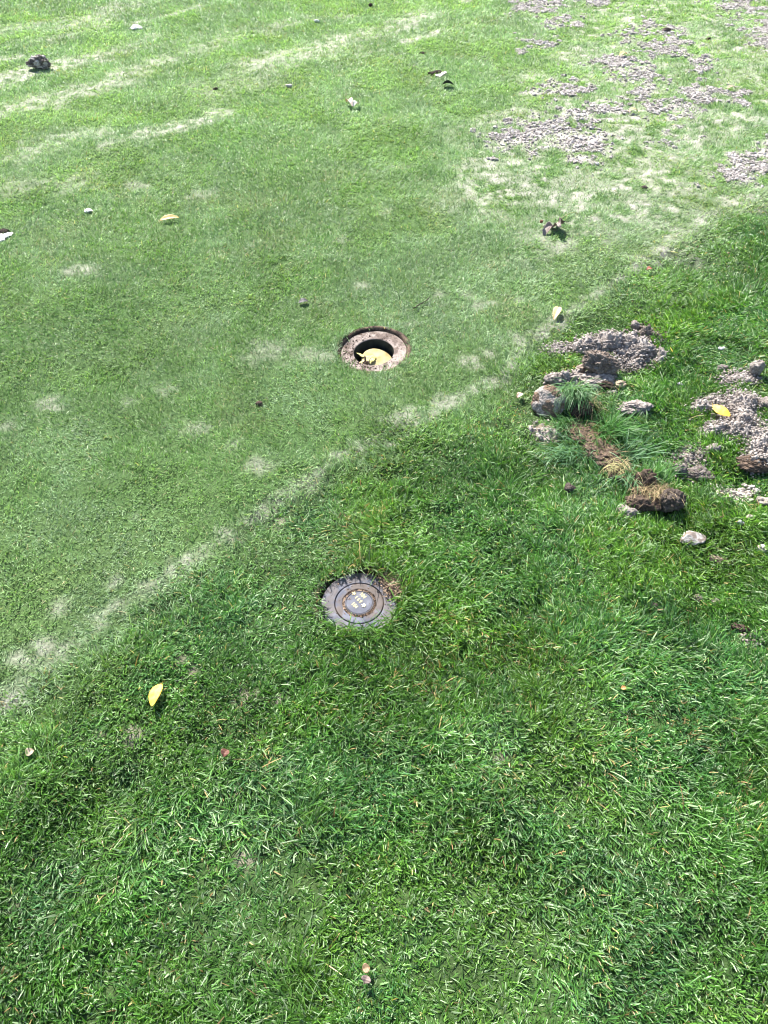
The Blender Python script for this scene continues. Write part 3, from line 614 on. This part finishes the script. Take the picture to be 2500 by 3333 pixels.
tuft('straw', t, 90, loc_of(t, 2008, 1540, .022), (.018, .012, 0), (.03, .065), (.0010, .0020), -1.6, 1.3, (.8, .4), (1.5, .7), [.20,.18,.07], [.45,.40,.20], mat=M_fibre, seed=124, zs=.006, seg=5)

p = G(2125, 1635); t = thing('turf_clod', (p[0], p[1], 0), 'dark turf clod with a broken black soil end right and matted roots left', 'turf clod')
clod('soil', 0, 0, (.034,.031,.034), None, None, colA=DK*1.1, colB=SOIL_A*.9, seed=131, parent=t, loc=loc_of(t, 2172, 1652, 0), sink=.2, rz=.2, mid=.25, hi=.12)
clod('soil', 0, 0, (.040,.026,.020), None, None, colA=DK, colB=BR, seed=132, parent=t, loc=loc_of(t, 2085, 1650, 0), sink=.3, mid=.3, hi=.14)
clod('soil', 0, 0, (.030,.028,.032), None, None, colA=DK*.8, colB=BR, seed=133, parent=t, loc=loc_of(t, 2088, 1592, 0), sink=.25, mid=.3, hi=.14)
clod('soil', 0, 0, (.028,.018,.012), None, None, colA=SOIL_A, colB=SOIL_B*1.1, seed=134, parent=t, loc=loc_of(t, 2035, 1675, 0), sink=.3)
tuft('roots', t, 260, loc_of(t, 2118, 1622, .03), (.026, .014, 0), (.03, .065), (.0006, .0014), -2.2, 1.0, (1.0, .4), (1.2, .7), SA, SB, mat=M_fibre, seed=135, zs=.008, seg=5)
tuft('grass_tuft', t, 170, loc_of(t, 2120, 1580, .022), (.022, .012, 0), (.04, .075), (.0015, .0028), 1.0, .8, (.45, .3), (.7, .4), [.05,.15,.03], [.15,.28,.10], seed=136, seg=5)
tuft('grass_tuft', t, 120, loc_of(t, 2060, 1570, .022), (.02, .016, 0), (.045, .08), (.0015, .0028), -1.9, .8, (.7, .3), (1.0, .4), GA, [.17,.30,.16], seed=137, seg=5)

# ------------------------------------------------------------------ leaves
def leaf(name, A, Bp, width, label, colA, colB, z0=.012, bend=.18, sidebend=0., fold=.3, zt=(0, 0), stalk=.012, tipw=.9, cat='leaf', roll=0.0, group=None):
    """lanceolate leaf from base A to tip B (ground points), one blade mesh and a stalk"""
    A = np.array(A); Bp = np.array(Bp); L = np.linalg.norm((Bp-A)[:2]); az = math.atan2(Bp[1]-A[1], Bp[0]-A[0])
    t = thing(name, (A[0], A[1], float(height(np.array([A[0]]), np.array([A[1]]))[0])+z0), label, cat, group, az)
    n, m = 22, 8; u = np.linspace(0, 1, n+1); wv = np.sin(np.pi*np.clip(u, 0, 1)**tipw)**.72*width*.5+.0006
    V = []; col = []
    g = np.random.default_rng(abs(hash(label)) % 1000 if False else len(label))
    for i in range(n+1):
        for j in range(m+1):
            s = j/m*2-1; y = s*wv[i]+sidebend*L*math.sin(math.pi*u[i]); yy = s*wv[i]
            z = bend*L*math.sin(math.pi*u[i])*.5 + fold*abs(yy) + zt[0]*(1-u[i])+zt[1]*u[i] + .0003*math.sin(u[i]*19+s*2) + roll*yy
            V.append((u[i]*L, y, z)); k = .5+.5*math.sin(u[i]*40+abs(s)*9)
            c = np.array(colA)*(1-.12*k)+np.array(colB)*(.12*k); c = c*(1.15 if abs(s) < .14 else 1)*g.uniform(.94, 1.05)
            if u[i] > .96 or u[i] < .02: c = c*np.array([.6, .45, .35])
            col.append(c)
    idx = np.arange((n+1)*(m+1)).reshape(n+1, m+1)
    q = np.stack([idx[:-1,:-1], idx[1:,:-1], idx[1:,1:], idx[:-1,1:]], -1).reshape(-1, 4)
    o = raw_mesh('leaf_blade', V, [q], M_leaf, np.array(col), parent=t)
    md = o.modifiers.new('thickness', 'SOLIDIFY'); md.thickness = .0005
    # stalk
    pts = [(-stalk*k/4, .0008*k, zt[0]+.001*k*k*.2) for k in range(5)]
    tube('stalk', pts, .0007, M_leaf, np.array(colB)*.7, t)
    return t
def tube(name, pts, r, mat, col, parent=None, k=7, taper=.6):
    pts = np.array(pts, float); n = len(pts); V = []
    for i in range(n):
        d = pts[min(i+1, n-1)]-pts[max(i-1, 0)]; d /= np.linalg.norm(d)+1e-9
        a = np.cross(d, [0, 0, 1.0]); a = a/(np.linalg.norm(a)+1e-9) if np.linalg.norm(a) > 1e-6 else np.array([1., 0, 0]); b = np.cross(d, a)
        rr = r*(1+(taper-1)*i/(n-1))
        for j in range(k): V.append(pts[i]+rr*(math.cos(2*math.pi*j/k)*a+math.sin(2*math.pi*j/k)*b))
    idx = np.arange(n*k).reshape(n, k); nx_ = np.roll(idx, -1, 1)
    q = np.stack([idx[:-1], nx_[:-1], nx_[1:], idx[1:]], -1).reshape(-1, 4)
    return raw_mesh(name, V, [q, np.array([idx[0][::-1]]), np.array([idx[-1]])], mat, np.tile(np.array(col), (len(V), 1)), parent=parent)
YA, YB = [.80,.50,.055], [.62,.33,.03]
leaf('fallen_leaf', G(526, 2226, .025), G(496, 2304, .02), .0235, 'bright yellow oval leaf lying on the rough at lower left', YA, YB, z0=.022, bend=.12, fold=.15, sidebend=-.06, tipw=.85, stalk=.004)
leaf('fallen_leaf', G(2320, 1320, .035), G(2375, 1360, .03), .030, 'bright yellow leaf lying on the broad grey soil spread at right', YA, YB, z0=.030, bend=.12, fold=.12, sidebend=-.10, tipw=1.0, stalk=.006, roll=.25)
leaf('fallen_leaf', G(519, 715, .01), G(583, 705, .01), .021, 'yellow narrow leaf on the mown turf at upper left', [.46,.34,.12], [.36,.25,.08], z0=.012, bend=.16, fold=.25, stalk=.006, roll=.35)
leaf('fallen_leaf', G(1819, 1008, .012), G(1802, 1042, .012), .026, 'tan curled leaf on the pale strip where turf meets rough', [.70,.50,.26], [.45,.24,.10], z0=.012, bend=.2, fold=.55, zt=(.008, 0), stalk=.012)
leaf('leaf_scrap', G(742, 2442, .02), G(728, 2466, .018), .018, 'small reddish brown leaf scrap in the rough below the yellow leaf', [.13,.055,.035], [.07,.03,.02], z0=.020, bend=.3, fold=.6, stalk=.003)
leaf('leaf_scrap', G(1128, 334, .01), G(1148, 350, .01), .030, 'pale pinkish curled leaf scrap on the mown turf above the open hole', [.62,.50,.42], [.40,.28,.2], z0=.012, bend=.5, fold=.7, stalk=.01)
leaf('leaf_scrap', G(1150, 348, .01), G(1168, 340, .01), .026, 'white and black curled leaf scrap touching the pale pinkish one', [.66,.65,.62], [.08,.06,.05], z0=.012, bend=.5, fold=.8, stalk=.008)
leaf('fallen_leaf', G(1440, 268, .02), G(1478, 270, .02), .046, 'black curled leaf lying below the white sandy divot on the turf', [.045,.05,.055], [.03,.03,.03], z0=.012, bend=.3, fold=.35, stalk=.006, roll=-.6)
leaf('leaf_scrap', G(2016, 182, .01), G(2040, 176, .01), .028, 'tiny yellowish leaf on sand dressing near the top right', [.55,.44,.16], [.4,.28,.1], z0=.014, bend=.4, fold=.4, stalk=.008)
leaf('leaf_scrap', G(2044, 368, .01), G(2074, 364, .01), .022, 'small ochre leaf at the end of the long sand patch', [.50,.38,.18], [.35,.22,.1], z0=.014, bend=.3, fold=.4, stalk=.008)
leaf('leaf_scrap', G(2365, 292, .01), G(2392, 288, .01), .020, 'thin brown leaf on the sand dressing near the right edge', [.36,.28,.18], [.22,.14,.08], z0=.016, bend=.3, fold=.4, stalk=.008)
leaf('leaf_scrap', G(1188, 3205, .02), G(1198, 3180, .02), .016, 'small pinkish grey leaf scrap deep in the foreground grass', [.15,.11,.095], [.09,.06,.05], z0=.022, bend=.3, fold=.4, stalk=.004)
leaf('leaf_scrap', G(1180, 3160, .02), G(1204, 3150, .02), .014, 'small tan leaf scrap just above the pinkish grey one in the foreground', [.24,.16,.09], [.12,.07,.04], z0=.022, bend=.3, fold=.4, stalk=.004)
leaf('leaf_scrap', G(2020, 2246, .02), G(2036, 2242, .02), .009, 'tiny orange leaf chip in the rough at right of centre', [.55,.27,.1], [.34,.16,.06], z0=.018, bend=.3, fold=.4, stalk=.003)
leaf('leaf_scrap', G(2104, 880, .01), G(2122, 878, .01), .018, 'tiny rust red leaf chip at the upper edge of the rough', [.28,.09,.05], [.2,.08,.04], z0=.02, bend=.3, fold=.4, stalk=.003)
leaf('leaf_scrap', G(972, 984, .01), G(1004, 978, .01), .024, 'black and white curled leaf fragment on the turf left above the open hole', [.03,.028,.028], [.30,.30,.29], z0=.008, bend=.3, fold=.35, stalk=.010)
leaf('leaf_scrap', G(1682, 1306, .01), G(1698, 1292, .01), .016, 'pinkish dry leaf scrap at the turf edge left of the upturned clod', [.5,.36,.28], [.3,.2,.12], z0=.012, bend=.3, fold=.4, stalk=.006)
leaf('leaf_scrap', G(84, 2458, .02), G(110, 2440, .02), .018, 'pale tan leaf scrap in the rough at the left edge', [.28,.23,.16], [.15,.1,.06], z0=.014, bend=.3, fold=.4, stalk=.004)

def lobed(name, c, R, label, cat, colA, colB, lobes, rz, curl, z0, seed, stalk_pts=None, bend=(0., 0.), tilt=(0, 0), crumple=.3):
    """broad lobed leaf: fan of rings out to a toothed outline, crumpled in depth"""
    t = thing(name, (c[0], c[1], z0), label, cat, None, rz)
    na, nr = 120, 14; a = np.linspace(0, 2*np.pi, na, endpoint=False); out = np.zeros(na)
    for (la, lr, lw) in lobes: 
        d = np.abs((a-la+np.pi) % (2*np.pi)-np.pi); out = np.maximum(out, lr*np.exp(-(d/lw)**2))
    out = np.maximum(out, .38)*(1+.07*np.sin(a*17+seed)+.05*np.sin(a*31))
    V = [(0, 0, 0)]; col = [np.array(colA)]
    g = np.random.default_rng(seed)
    rr = np.linspace(0, 1, nr+1)[1:]
    for r in rr:
        x = np.cos(a)*out*r*R; y = np.sin(a)*out*r*R
        nz = fbm(x/R*2.2+seed, y/R*2.2, seed, 3)-.5
        z = curl*R*(r**2)*(.6+.8*np.sin(a*2.5+seed)) + nz*R*crumple*r + bend[0]*x*x/R + bend[1]*y*y/R
        t2 = np.clip(.5+1.6*nz+.25*(r-.5)*2*np.sin(a*3), 0, 1)
        for i in range(na):
            V.append((x[i], y[i], z[i])); col.append(np.array(colA)*(1-t2[i])+np.array(colB)*t2[i])
    Fq = []; Ft = [(0, 1+i, 1+(i+1) % na) for i in range(na)]
    for k in range(nr-1):
        for i in range(na): Fq.append((1+k*na+i, 1+(k+1)*na+i, 1+(k+1)*na+(i+1) % na, 1+k*na+(i+1) % na))
    Rm = np.array(Matrix.Rotation(tilt[0], 3, 'X')@Matrix.Rotation(tilt[1], 3, 'Y')); V = np.array(V)@Rm.T
    o = raw_mesh('leaf_blade', V, [np.array(Fq), np.array(Ft)], M_leaf, np.array(col), parent=t)
    md = o.modifiers.new('thickness', 'SOLIDIFY'); md.thickness = .0006
    if stalk_pts is not None: tube('stalk', stalk_pts, .0016, M_leaf, np.array([.30,.32,.12]), t, taper=.7)
    return t
LB5 = [(0, 1.0, .33), (1.15, .9, .30), (-1.15, .9, .30), (2.2, .62, .28), (-2.2, .62, .28)]
c = G(1808, 752)
t = lobed('dead_leaf', c, .074, 'large dead maple leaf, grey brown and curled, with a long stalk, on the turf', 'leaf', [.34,.27,.23], [.12,.09,.085], LB5, math.radians(205), .22, .026, 5, crumple=.8,
      stalk_pts=[(-.005, 0, .012), (-.03, -.004, .026), (-.055, -.002, .036), (-.075, .006, .040), (-.088, .016, .034)], bend=(-.25, -.15), tilt=(.35, .05))
clod('leaf_tip', 0, 0, (.007,.006,.006), None, None, colA=[.14,.05,.03], colB=[.24,.1,.05], seed=141, sub=3, parent=t, loc=(.058, -.024, .012), mat=M_leaf)
# ------------------------------------------------------------------ open hole of a removed sprinkler
def ring(name, prof, parent, mat, colf, n=96, seed=0, wob=0., close=False, loc=None, smooth=True):
    """lathe of (r, z) points; colf(angle, k, xyz)->colour"""
    g = np.random.default_rng(seed); a = np.linspace(0, 2*np.pi, n, endpoint=False); V = []; col = []
    for k, (r, z) in enumerate(prof):
        w = 1+wob*(fbm(np.cos(a)*3+5, np.sin(a)*3+5+k*.2, seed, 3)-.5)
        x, y = r*w*np.cos(a), r*w*np.sin(a); zz = np.full(n, z)+(wob*.06*(fbm(np.cos(a)*9+5+k, np.sin(a)*9+5, seed+3, 2)-.5) if wob else 0)
        V.append(np.stack([x, y, zz], 1)); col.append(colf(a, k, np.stack([x, y, zz], 1)))
    V = np.concatenate(V); col = np.concatenate(col); idx = np.arange(len(prof)*n).reshape(len(prof), n); nx_ = np.roll(idx, -1, 1)
    q = np.stack([idx[:-1], nx_[:-1], nx_[1:], idx[1:]], -1).reshape(-1, 4); fl = [q]
    if close: fl.append(np.array([idx[-1]]))
    return raw_mesh(name, V, fl, mat, col, parent=parent, loc=loc, smooth=(mat is not M_plast))
def cnoise(A, Bc, f=60, seed=3, lo=.3, hi=.7):
    return lambda a, k, P: mix(A, Bc, sst(lo, hi, fbm(P[:,0]*f, P[:,1]*f+P[:,2]*f, seed, 3)))
t = thing('sprinkler_well', (HOLE[0], HOLE[1], 0), 'open round sprinkler hole with a gritty pinkish flange sunk in the mown turf', 'sprinkler hole')
t.rotation_euler = (math.radians(3), math.radians(-3), 0)
fl = [(.1105, -.016)]+[(r, -.0125+.0015*math.sin((r-.07)*60)) for r in np.linspace(.109, .074, 14)]+[(.0705, -.0115), (.0685, -.0120), (.0672, -.0145)]
ring('flange', fl, t, M_soil, cnoise([.12,.092,.078], [.26,.215,.19], 55, 7), seed=2, wob=.012)
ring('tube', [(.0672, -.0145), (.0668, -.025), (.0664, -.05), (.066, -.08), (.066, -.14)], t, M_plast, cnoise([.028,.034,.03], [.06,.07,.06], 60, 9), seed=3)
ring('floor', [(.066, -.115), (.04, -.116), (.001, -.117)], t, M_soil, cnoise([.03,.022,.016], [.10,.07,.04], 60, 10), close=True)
ring('soil_rim', [(.128, -.005), (.122, -.001), (.117, -.001), (.1135, -.004), (.1115, -.010), (.110, -.017), (.108, -.026)], t, M_soil, cnoise(DK*.7, BR*.75, 70, 11), seed=4, wob=.05)
g = np.random.default_rng(12); n = 420; aa = g.normal(math.radians(200), 1.1, n); r0 = g.uniform(.070, .106, n)
V, Fc, cc = grains(np.stack([r0*np.cos(aa), r0*np.sin(aa), np.full(n, -.0112)], 1), np.minimum(.0013*np.exp(g.normal(0, .5, n)), .0042), mix(DK*.6, BR*1.2, g.random(n)**2), .8, 13)
tag(raw_mesh('dirt_crumbs', V, [Fc], M_soil, cc, parent=t, smooth=False), None, None, None, 'stuff')
# cap inside
cp = thing('pipe_cap', (HOLE[0]+.012, HOLE[1]-.002, -.041), 'round cream cap lying tilted inside the open sprinkler hole', 'cap')
cp.rotation_euler = (math.radians(9), math.radians(7), .3)
cw = cnoise([.40,.31,.13], [.58,.48,.25], 45, 15)
ring('cap_top', [(.0525, -.002), (.0515, .0005), (.048, .002), (.04, .003), (.025, .0045), (.012, .005), (.002, .005)], cp, M_plast, cw, close=True)
ring('cap_side', [(.0528, -.032), (.0530, -.02), (.0530, -.006), (.0525, -.002)], cp, M_plast, cnoise([.34,.24,.11], [.62,.55,.40], 40, 16))
lobed('yellow_leaf', G(1203, 1143)[:2], .050, 'pale yellow lobed leaf lying over the cream cap in the open hole', 'leaf', [.55,.44,.13], [.45,.46,.16], LB5, math.radians(150), .05, -.029, 9, bend=(-.15, -.2), tilt=(.1, -.12))
lobed('dead_leaf', G(1190, 1164)[:2], .022, 'small brown crumpled leaf at the lower left inside the open hole', 'leaf', [.10,.06,.045], [.40,.32,.24], LB5, 1.0, .5, -.024, 11, bend=(.3, .3), tilt=(.3, .3))

# ------------------------------------------------------------------ numbered sprinkler lid
ZL = -.010
t = thing('sprinkler_cover', (LID[0], LID[1], ZL), 'round grey lid with yellow numbers 184, 169 and 154, sunk in the rough', 'sprinkler cover')
GRY = cnoise([.10,.107,.14], [.165,.17,.21], 40, 21, .35, .65)
def flcol(a, k, P):
    base = GRY(a, k, P); d = sst(.42, .62, fbm(P[:,0]*45, P[:,1]*45, 22, 4)+.18*sst(-.02, .08, P[:,1]))
    return mix(base, [.14,.12,.11], d*.7)
ring('flange', [(.0935, -.012), (.0925, -.002), (.0910, 0)]+[(r, .0005) for r in np.linspace(.089, .064, 10)]+[(.0612, .0003), (.0600, -.0035)], t, M_plast, flcol, seed=5)
ring('cover', [(.0586, -.0035), (.0578, .0003), (.056, .0008), (.052, .001), (.048, .001), (.044, .001), (.0418, .0005), (.0412, -.0025)], t, M_plast,
     lambda a, k, P: mix(GRY(a, k, P), [.13,.10,.078], .8*sst(.45, .6, fbm(P[:,0]*38+3, P[:,1]*38, 23, 4)+.25*sst(.0, .06, P[:,0]+P[:,1]*.6))))
ring('gap_ring', [(.0605, -.0032), (.0595, -.0028), (.0582, -.0032)], t, M_soil, cnoise(DK*.5, DK*1.3, 80, 24))
ring('dirt_ring', [(.0416, -.0012), (.0395, -.0004), (.0375, -.0002), (.0355, -.0006), (.0345, -.0016)], t, M_soil, cnoise(DK*1.1, [.24,.17,.12], 110, 25), wob=.05)
ring('cap_ring', [(.0360, -.003), (.0352, .0016), (.0345, .0022), (.0335, .0022), (.0328, .0010), (.0325, -.0015)], t, M_plast, cnoise([.11,.10,.10], [.18,.17,.185], 60, 26))
dc = ring('inner_disc', [(.0322, -.0016), (.0318, .0012), (.0305, .0016), (.02, .0018), (.01, .0018), (.002, .0018)], t, M_plast, cnoise([.11,.115,.145], [.16,.165,.195], 50, 27), close=True)
# dirt specks on the lid
g = np.random.default_rng(33); n = 520; r0 = .088*np.sqrt(g.random(n)); aa = g.uniform(0, 2*np.pi, n); xx, yy = r0*np.cos(aa), r0*np.sin(aa)
kk = (g.random(n) < .25+.75*sst(.0, .08, yy+.2*xx)) ; xx, yy, r0 = xx[kk], yy[kk], r0[kk]
x2 = g.normal(0, 1, 900); a2 = g.uniform(0, 2*np.pi, 900); r2 = .0382+.0022*g.normal(0, 1, 900)
w2 = g.random(900) < .25+.75*sst(-.3, .9, np.cos(a2+.35)); a2, r2 = a2[w2], r2[w2]
xx = np.concatenate([xx, r2*np.cos(a2)]); yy = np.concatenate([yy, r2*np.sin(a2)]); n = len(xx)
V, Fc, cc = grains(np.stack([xx, yy, np.full(n, .0012)], 1), np.minimum(.00075*np.exp(g.normal(0, .5, n)), .0022), mix(DK*.6, [.24,.16,.11], g.random(n)**1.5), .8, 34)
tag(raw_mesh('dirt_specks', V, [Fc], M_soil, cc, parent=t, smooth=False), None, None, None, 'stuff')
# painted numbers as strokes
SEG = {'1': [[(.25,.8),(.5,1),(.5,0)]],
 '8': [[(.5,.53),(.2,.65),(.18,.85),(.5,1),(.82,.85),(.8,.65),(.5,.53),(.15,.38),(.13,.14),(.5,0),(.87,.14),(.85,.38),(.5,.53)]],
 '4': [[(.68,0),(.68,1),(.1,.32),(.95,.32)]],
 '6': [[(.78,.95),(.45,.85),(.18,.45),(.15,.2),(.5,0),(.85,.2),(.82,.42),(.5,.55),(.2,.4)]],
 '9': [[(.22,.05),(.55,.15),(.82,.55),(.85,.8),(.5,1),(.15,.8),(.18,.58),(.5,.45),(.8,.6)]],
 '5': [[(.85,1),(.25,1),(.2,.56),(.5,.64),(.85,.45),(.82,.15),(.5,0),(.15,.1)]]}
def number(txt, cx, cy, ht, adv, ang, w, parent, z):
    V = []; Fq = []; ca, sa = math.cos(ang), math.sin(ang); x0 = -adv*len(txt)/2
    lift = 0
    for i, ch in enumerate(txt):
        for st_ in SEG[ch]:
            for (p, q_) in zip(st_[:-1], st_[1:]):
                P0 = np.array([x0+i*adv+p[0]*ht*.6, (p[1]-.5)*ht]); P1 = np.array([x0+i*adv+q_[0]*ht*.6, (q_[1]-.5)*ht])
                d = P1-P0; d /= np.linalg.norm(d)+1e-9; nn = np.array([-d[1], d[0]])*w/2; P0 = P0-d*w*.4; P1 = P1+d*w*.4
                b = len(V); lift += .00002
                for pt in (P0-nn, P1-nn, P1+nn, P0+nn): V.append((cx+pt[0]*ca-pt[1]*sa, cy+pt[0]*sa+pt[1]*ca, z+lift))
                for pt in (P0-nn, P1-nn, P1+nn, P0+nn): V.append((cx+pt[0]*ca-pt[1]*sa, cy+pt[0]*sa+pt[1]*ca, z-.0004))
                Fq += [(b, b+1, b+2, b+3)]+[(b+4+k, b+4+(k+1) % 4, b+(k+1) % 4, b+k) for k in range(4)]
    g = np.random.default_rng(len(V)); col = np.array([.72,.60,.22])*g.uniform(.75, 1.15, (len(V), 1))
    return raw_mesh('number', V, [np.array(Fq)], M_paint, col, parent=parent, smooth=False)
def lidp(cx, cy):        # pixel of the enlarged lid picture -> lid coordinates
    p = G(1080+cx*.2101, 1880+cy*.2101, ZL); return p[0]-LID[0], p[1]-LID[1]
for txt, (cx, cy), adv in (('184', (488, 285), .0062), ('169', (422, 352), .0082), ('154', (360, 437), .0062)):
    x, y = lidp(cx, cy); number(txt, x, y, .0082, adv, math.radians(-50), .0015, t, .0021)
def bolt(cx, cy, r, col, star=None):
    x, y = lidp(cx, cy)
    b = ring('bolt', [(r, -.0005), (r, .0008), (r*.85, .0012), (.0003, .0012)], t, M_plast, lambda a, k, P: np.tile(np.array(col), (len(P), 1)), n=24, close=True, loc=(x, y, .0015))
    if star:
        n = 20; a = np.arange(n)*2*np.pi/n; rr = np.where(np.arange(n) % 4 < 2, r*1.0, r*.45)
        V = np.concatenate([np.stack([rr*np.cos(a), rr*np.sin(a), np.full(n, .0018)], 1), np.stack([rr*np.cos(a), rr*np.sin(a), np.full(n, .0008)], 1)])
        sides = [(i, (i+1) % n, n+(i+1) % n, n+i) for i in range(n)]
        raw_mesh('paint_mark', V, [np.array([np.arange(n)]), np.array(sides)], M_paint, np.tile(np.array(star), (2*n, 1)), parent=b, smooth=False)
    else:
        V = [(-r*.75, -r*.16, .0016), (r*.75, -r*.16, .0016), (r*.75, r*.16, .0016), (-r*.75, r*.16, .0016)]; V += [(x_, y_, .0009) for x_, y_, _ in V]
        s_ = raw_mesh('slot', V, [np.array([(0, 1, 2, 3), (0, 4, 5, 1), (1, 5, 6, 2), (2, 6, 7, 3), (3, 7, 4, 0)])], M_plast, np.tile([.05,.045,.045], (8, 1)), parent=b, smooth=False); s_.rotation_euler = (0, 0, 1.2)
bolt(345, 255, .0052, [.14,.11,.09], [.60,.50,.24]); bolt(495, 440, .0058, [.12,.10,.08], [.80,.74,.48]); bolt(276, 333, .0042, [.17,.14,.13])

# ------------------------------------------------------------------ white sandy divots in the turf (shallow cuts with a dark upper lip)
def divot(name, pts, label, lip):
    P = GP(pts); cx, cy = P.mean(0); cell = .004
    xs = np.arange(P[:,0].min()-.01, P[:,0].max()+.01, cell); ys = np.arange(P[:,1].min()-.01, P[:,1].max()+.01, cell)
    X, Y = np.meshgrid(xs, ys); s = sdpoly(X, Y, P)+(fbm(X*40, Y*40, 7, 2)-.5)*.02; ok = s > -.004
    z = height(X.ravel(), Y.ravel()).reshape(X.shape)+.007+(fbm(X*80, Y*80, 9, 2)-.5)*.006-.012*sst(.0, -.004, s)
    ii = np.full(X.shape, -1); ii[ok] = np.arange(ok.sum())
    q = np.stack([ii[:-1,:-1], ii[:-1,1:], ii[1:,1:], ii[1:,:-1]], -1).reshape(-1, 4); q = q[(q >= 0).all(1)]
    col = mix([.50,.45,.41], [.72,.67,.63], fbm(X*60, Y*60, 11, 3))[ok]
    t = thing(name, (cx, cy, 0), label, 'divot')
    raw_mesh('sand_fill', np.stack([X[ok]-cx, Y[ok]-cy, z[ok]], 1), [q], M_soil, col, parent=t)
    L = GP(lip); g = np.random.default_rng(3); V = []; 
    pts_ = []
    for i in range(len(L)-1):
        for f in np.linspace(0, 1, 60): pts_.append(L[i]*(1-f)+L[i+1]*f)
    pts_ = np.array(pts_); n = len(pts_)
    V, Fc, cc = grains(np.stack([pts_[:,0]-cx+g.normal(0, .004, n), pts_[:,1]-cy+g.normal(0, .006, n), np.full(n, .008)], 1), g.uniform(.004, .010, n), mix(DK*.5, DK*1.2, g.random(n)), .9, 8)
    raw_mesh('soil_lip', V, [Fc], M_soil, cc, parent=t)
divot('divot', [(-60,775),(0,765),(45,757),(42,766),(15,785),(-60,815)], 'white sand filled divot at the left edge of the turf', [(-60,772),(0,763),(22,757)])
divot('divot', [(1412,249),(1430,240),(1450,233),(1452,240),(1432,251)], 'white sandy divot with a dark lip on the turf at the top', [(1402,243),(1432,238)])
# shallow crack in the turf right of the hole
p0, p1 = G(1345, 1012), G(1400, 975)
tw = thing('twig', (p0[0], p0[1], 0), 'thin dark twig pressed in the turf up and right of the open hole', 'twig')
d = p1-p0; tube('stem', [(d[0]*k/8+.004*math.sin(k*2.1), d[1]*k/8+.004*math.cos(k*1.7), .009+.0015*math.sin(k)) for k in range(9)], .0022, M_soil, [.05,.04,.03], tw)
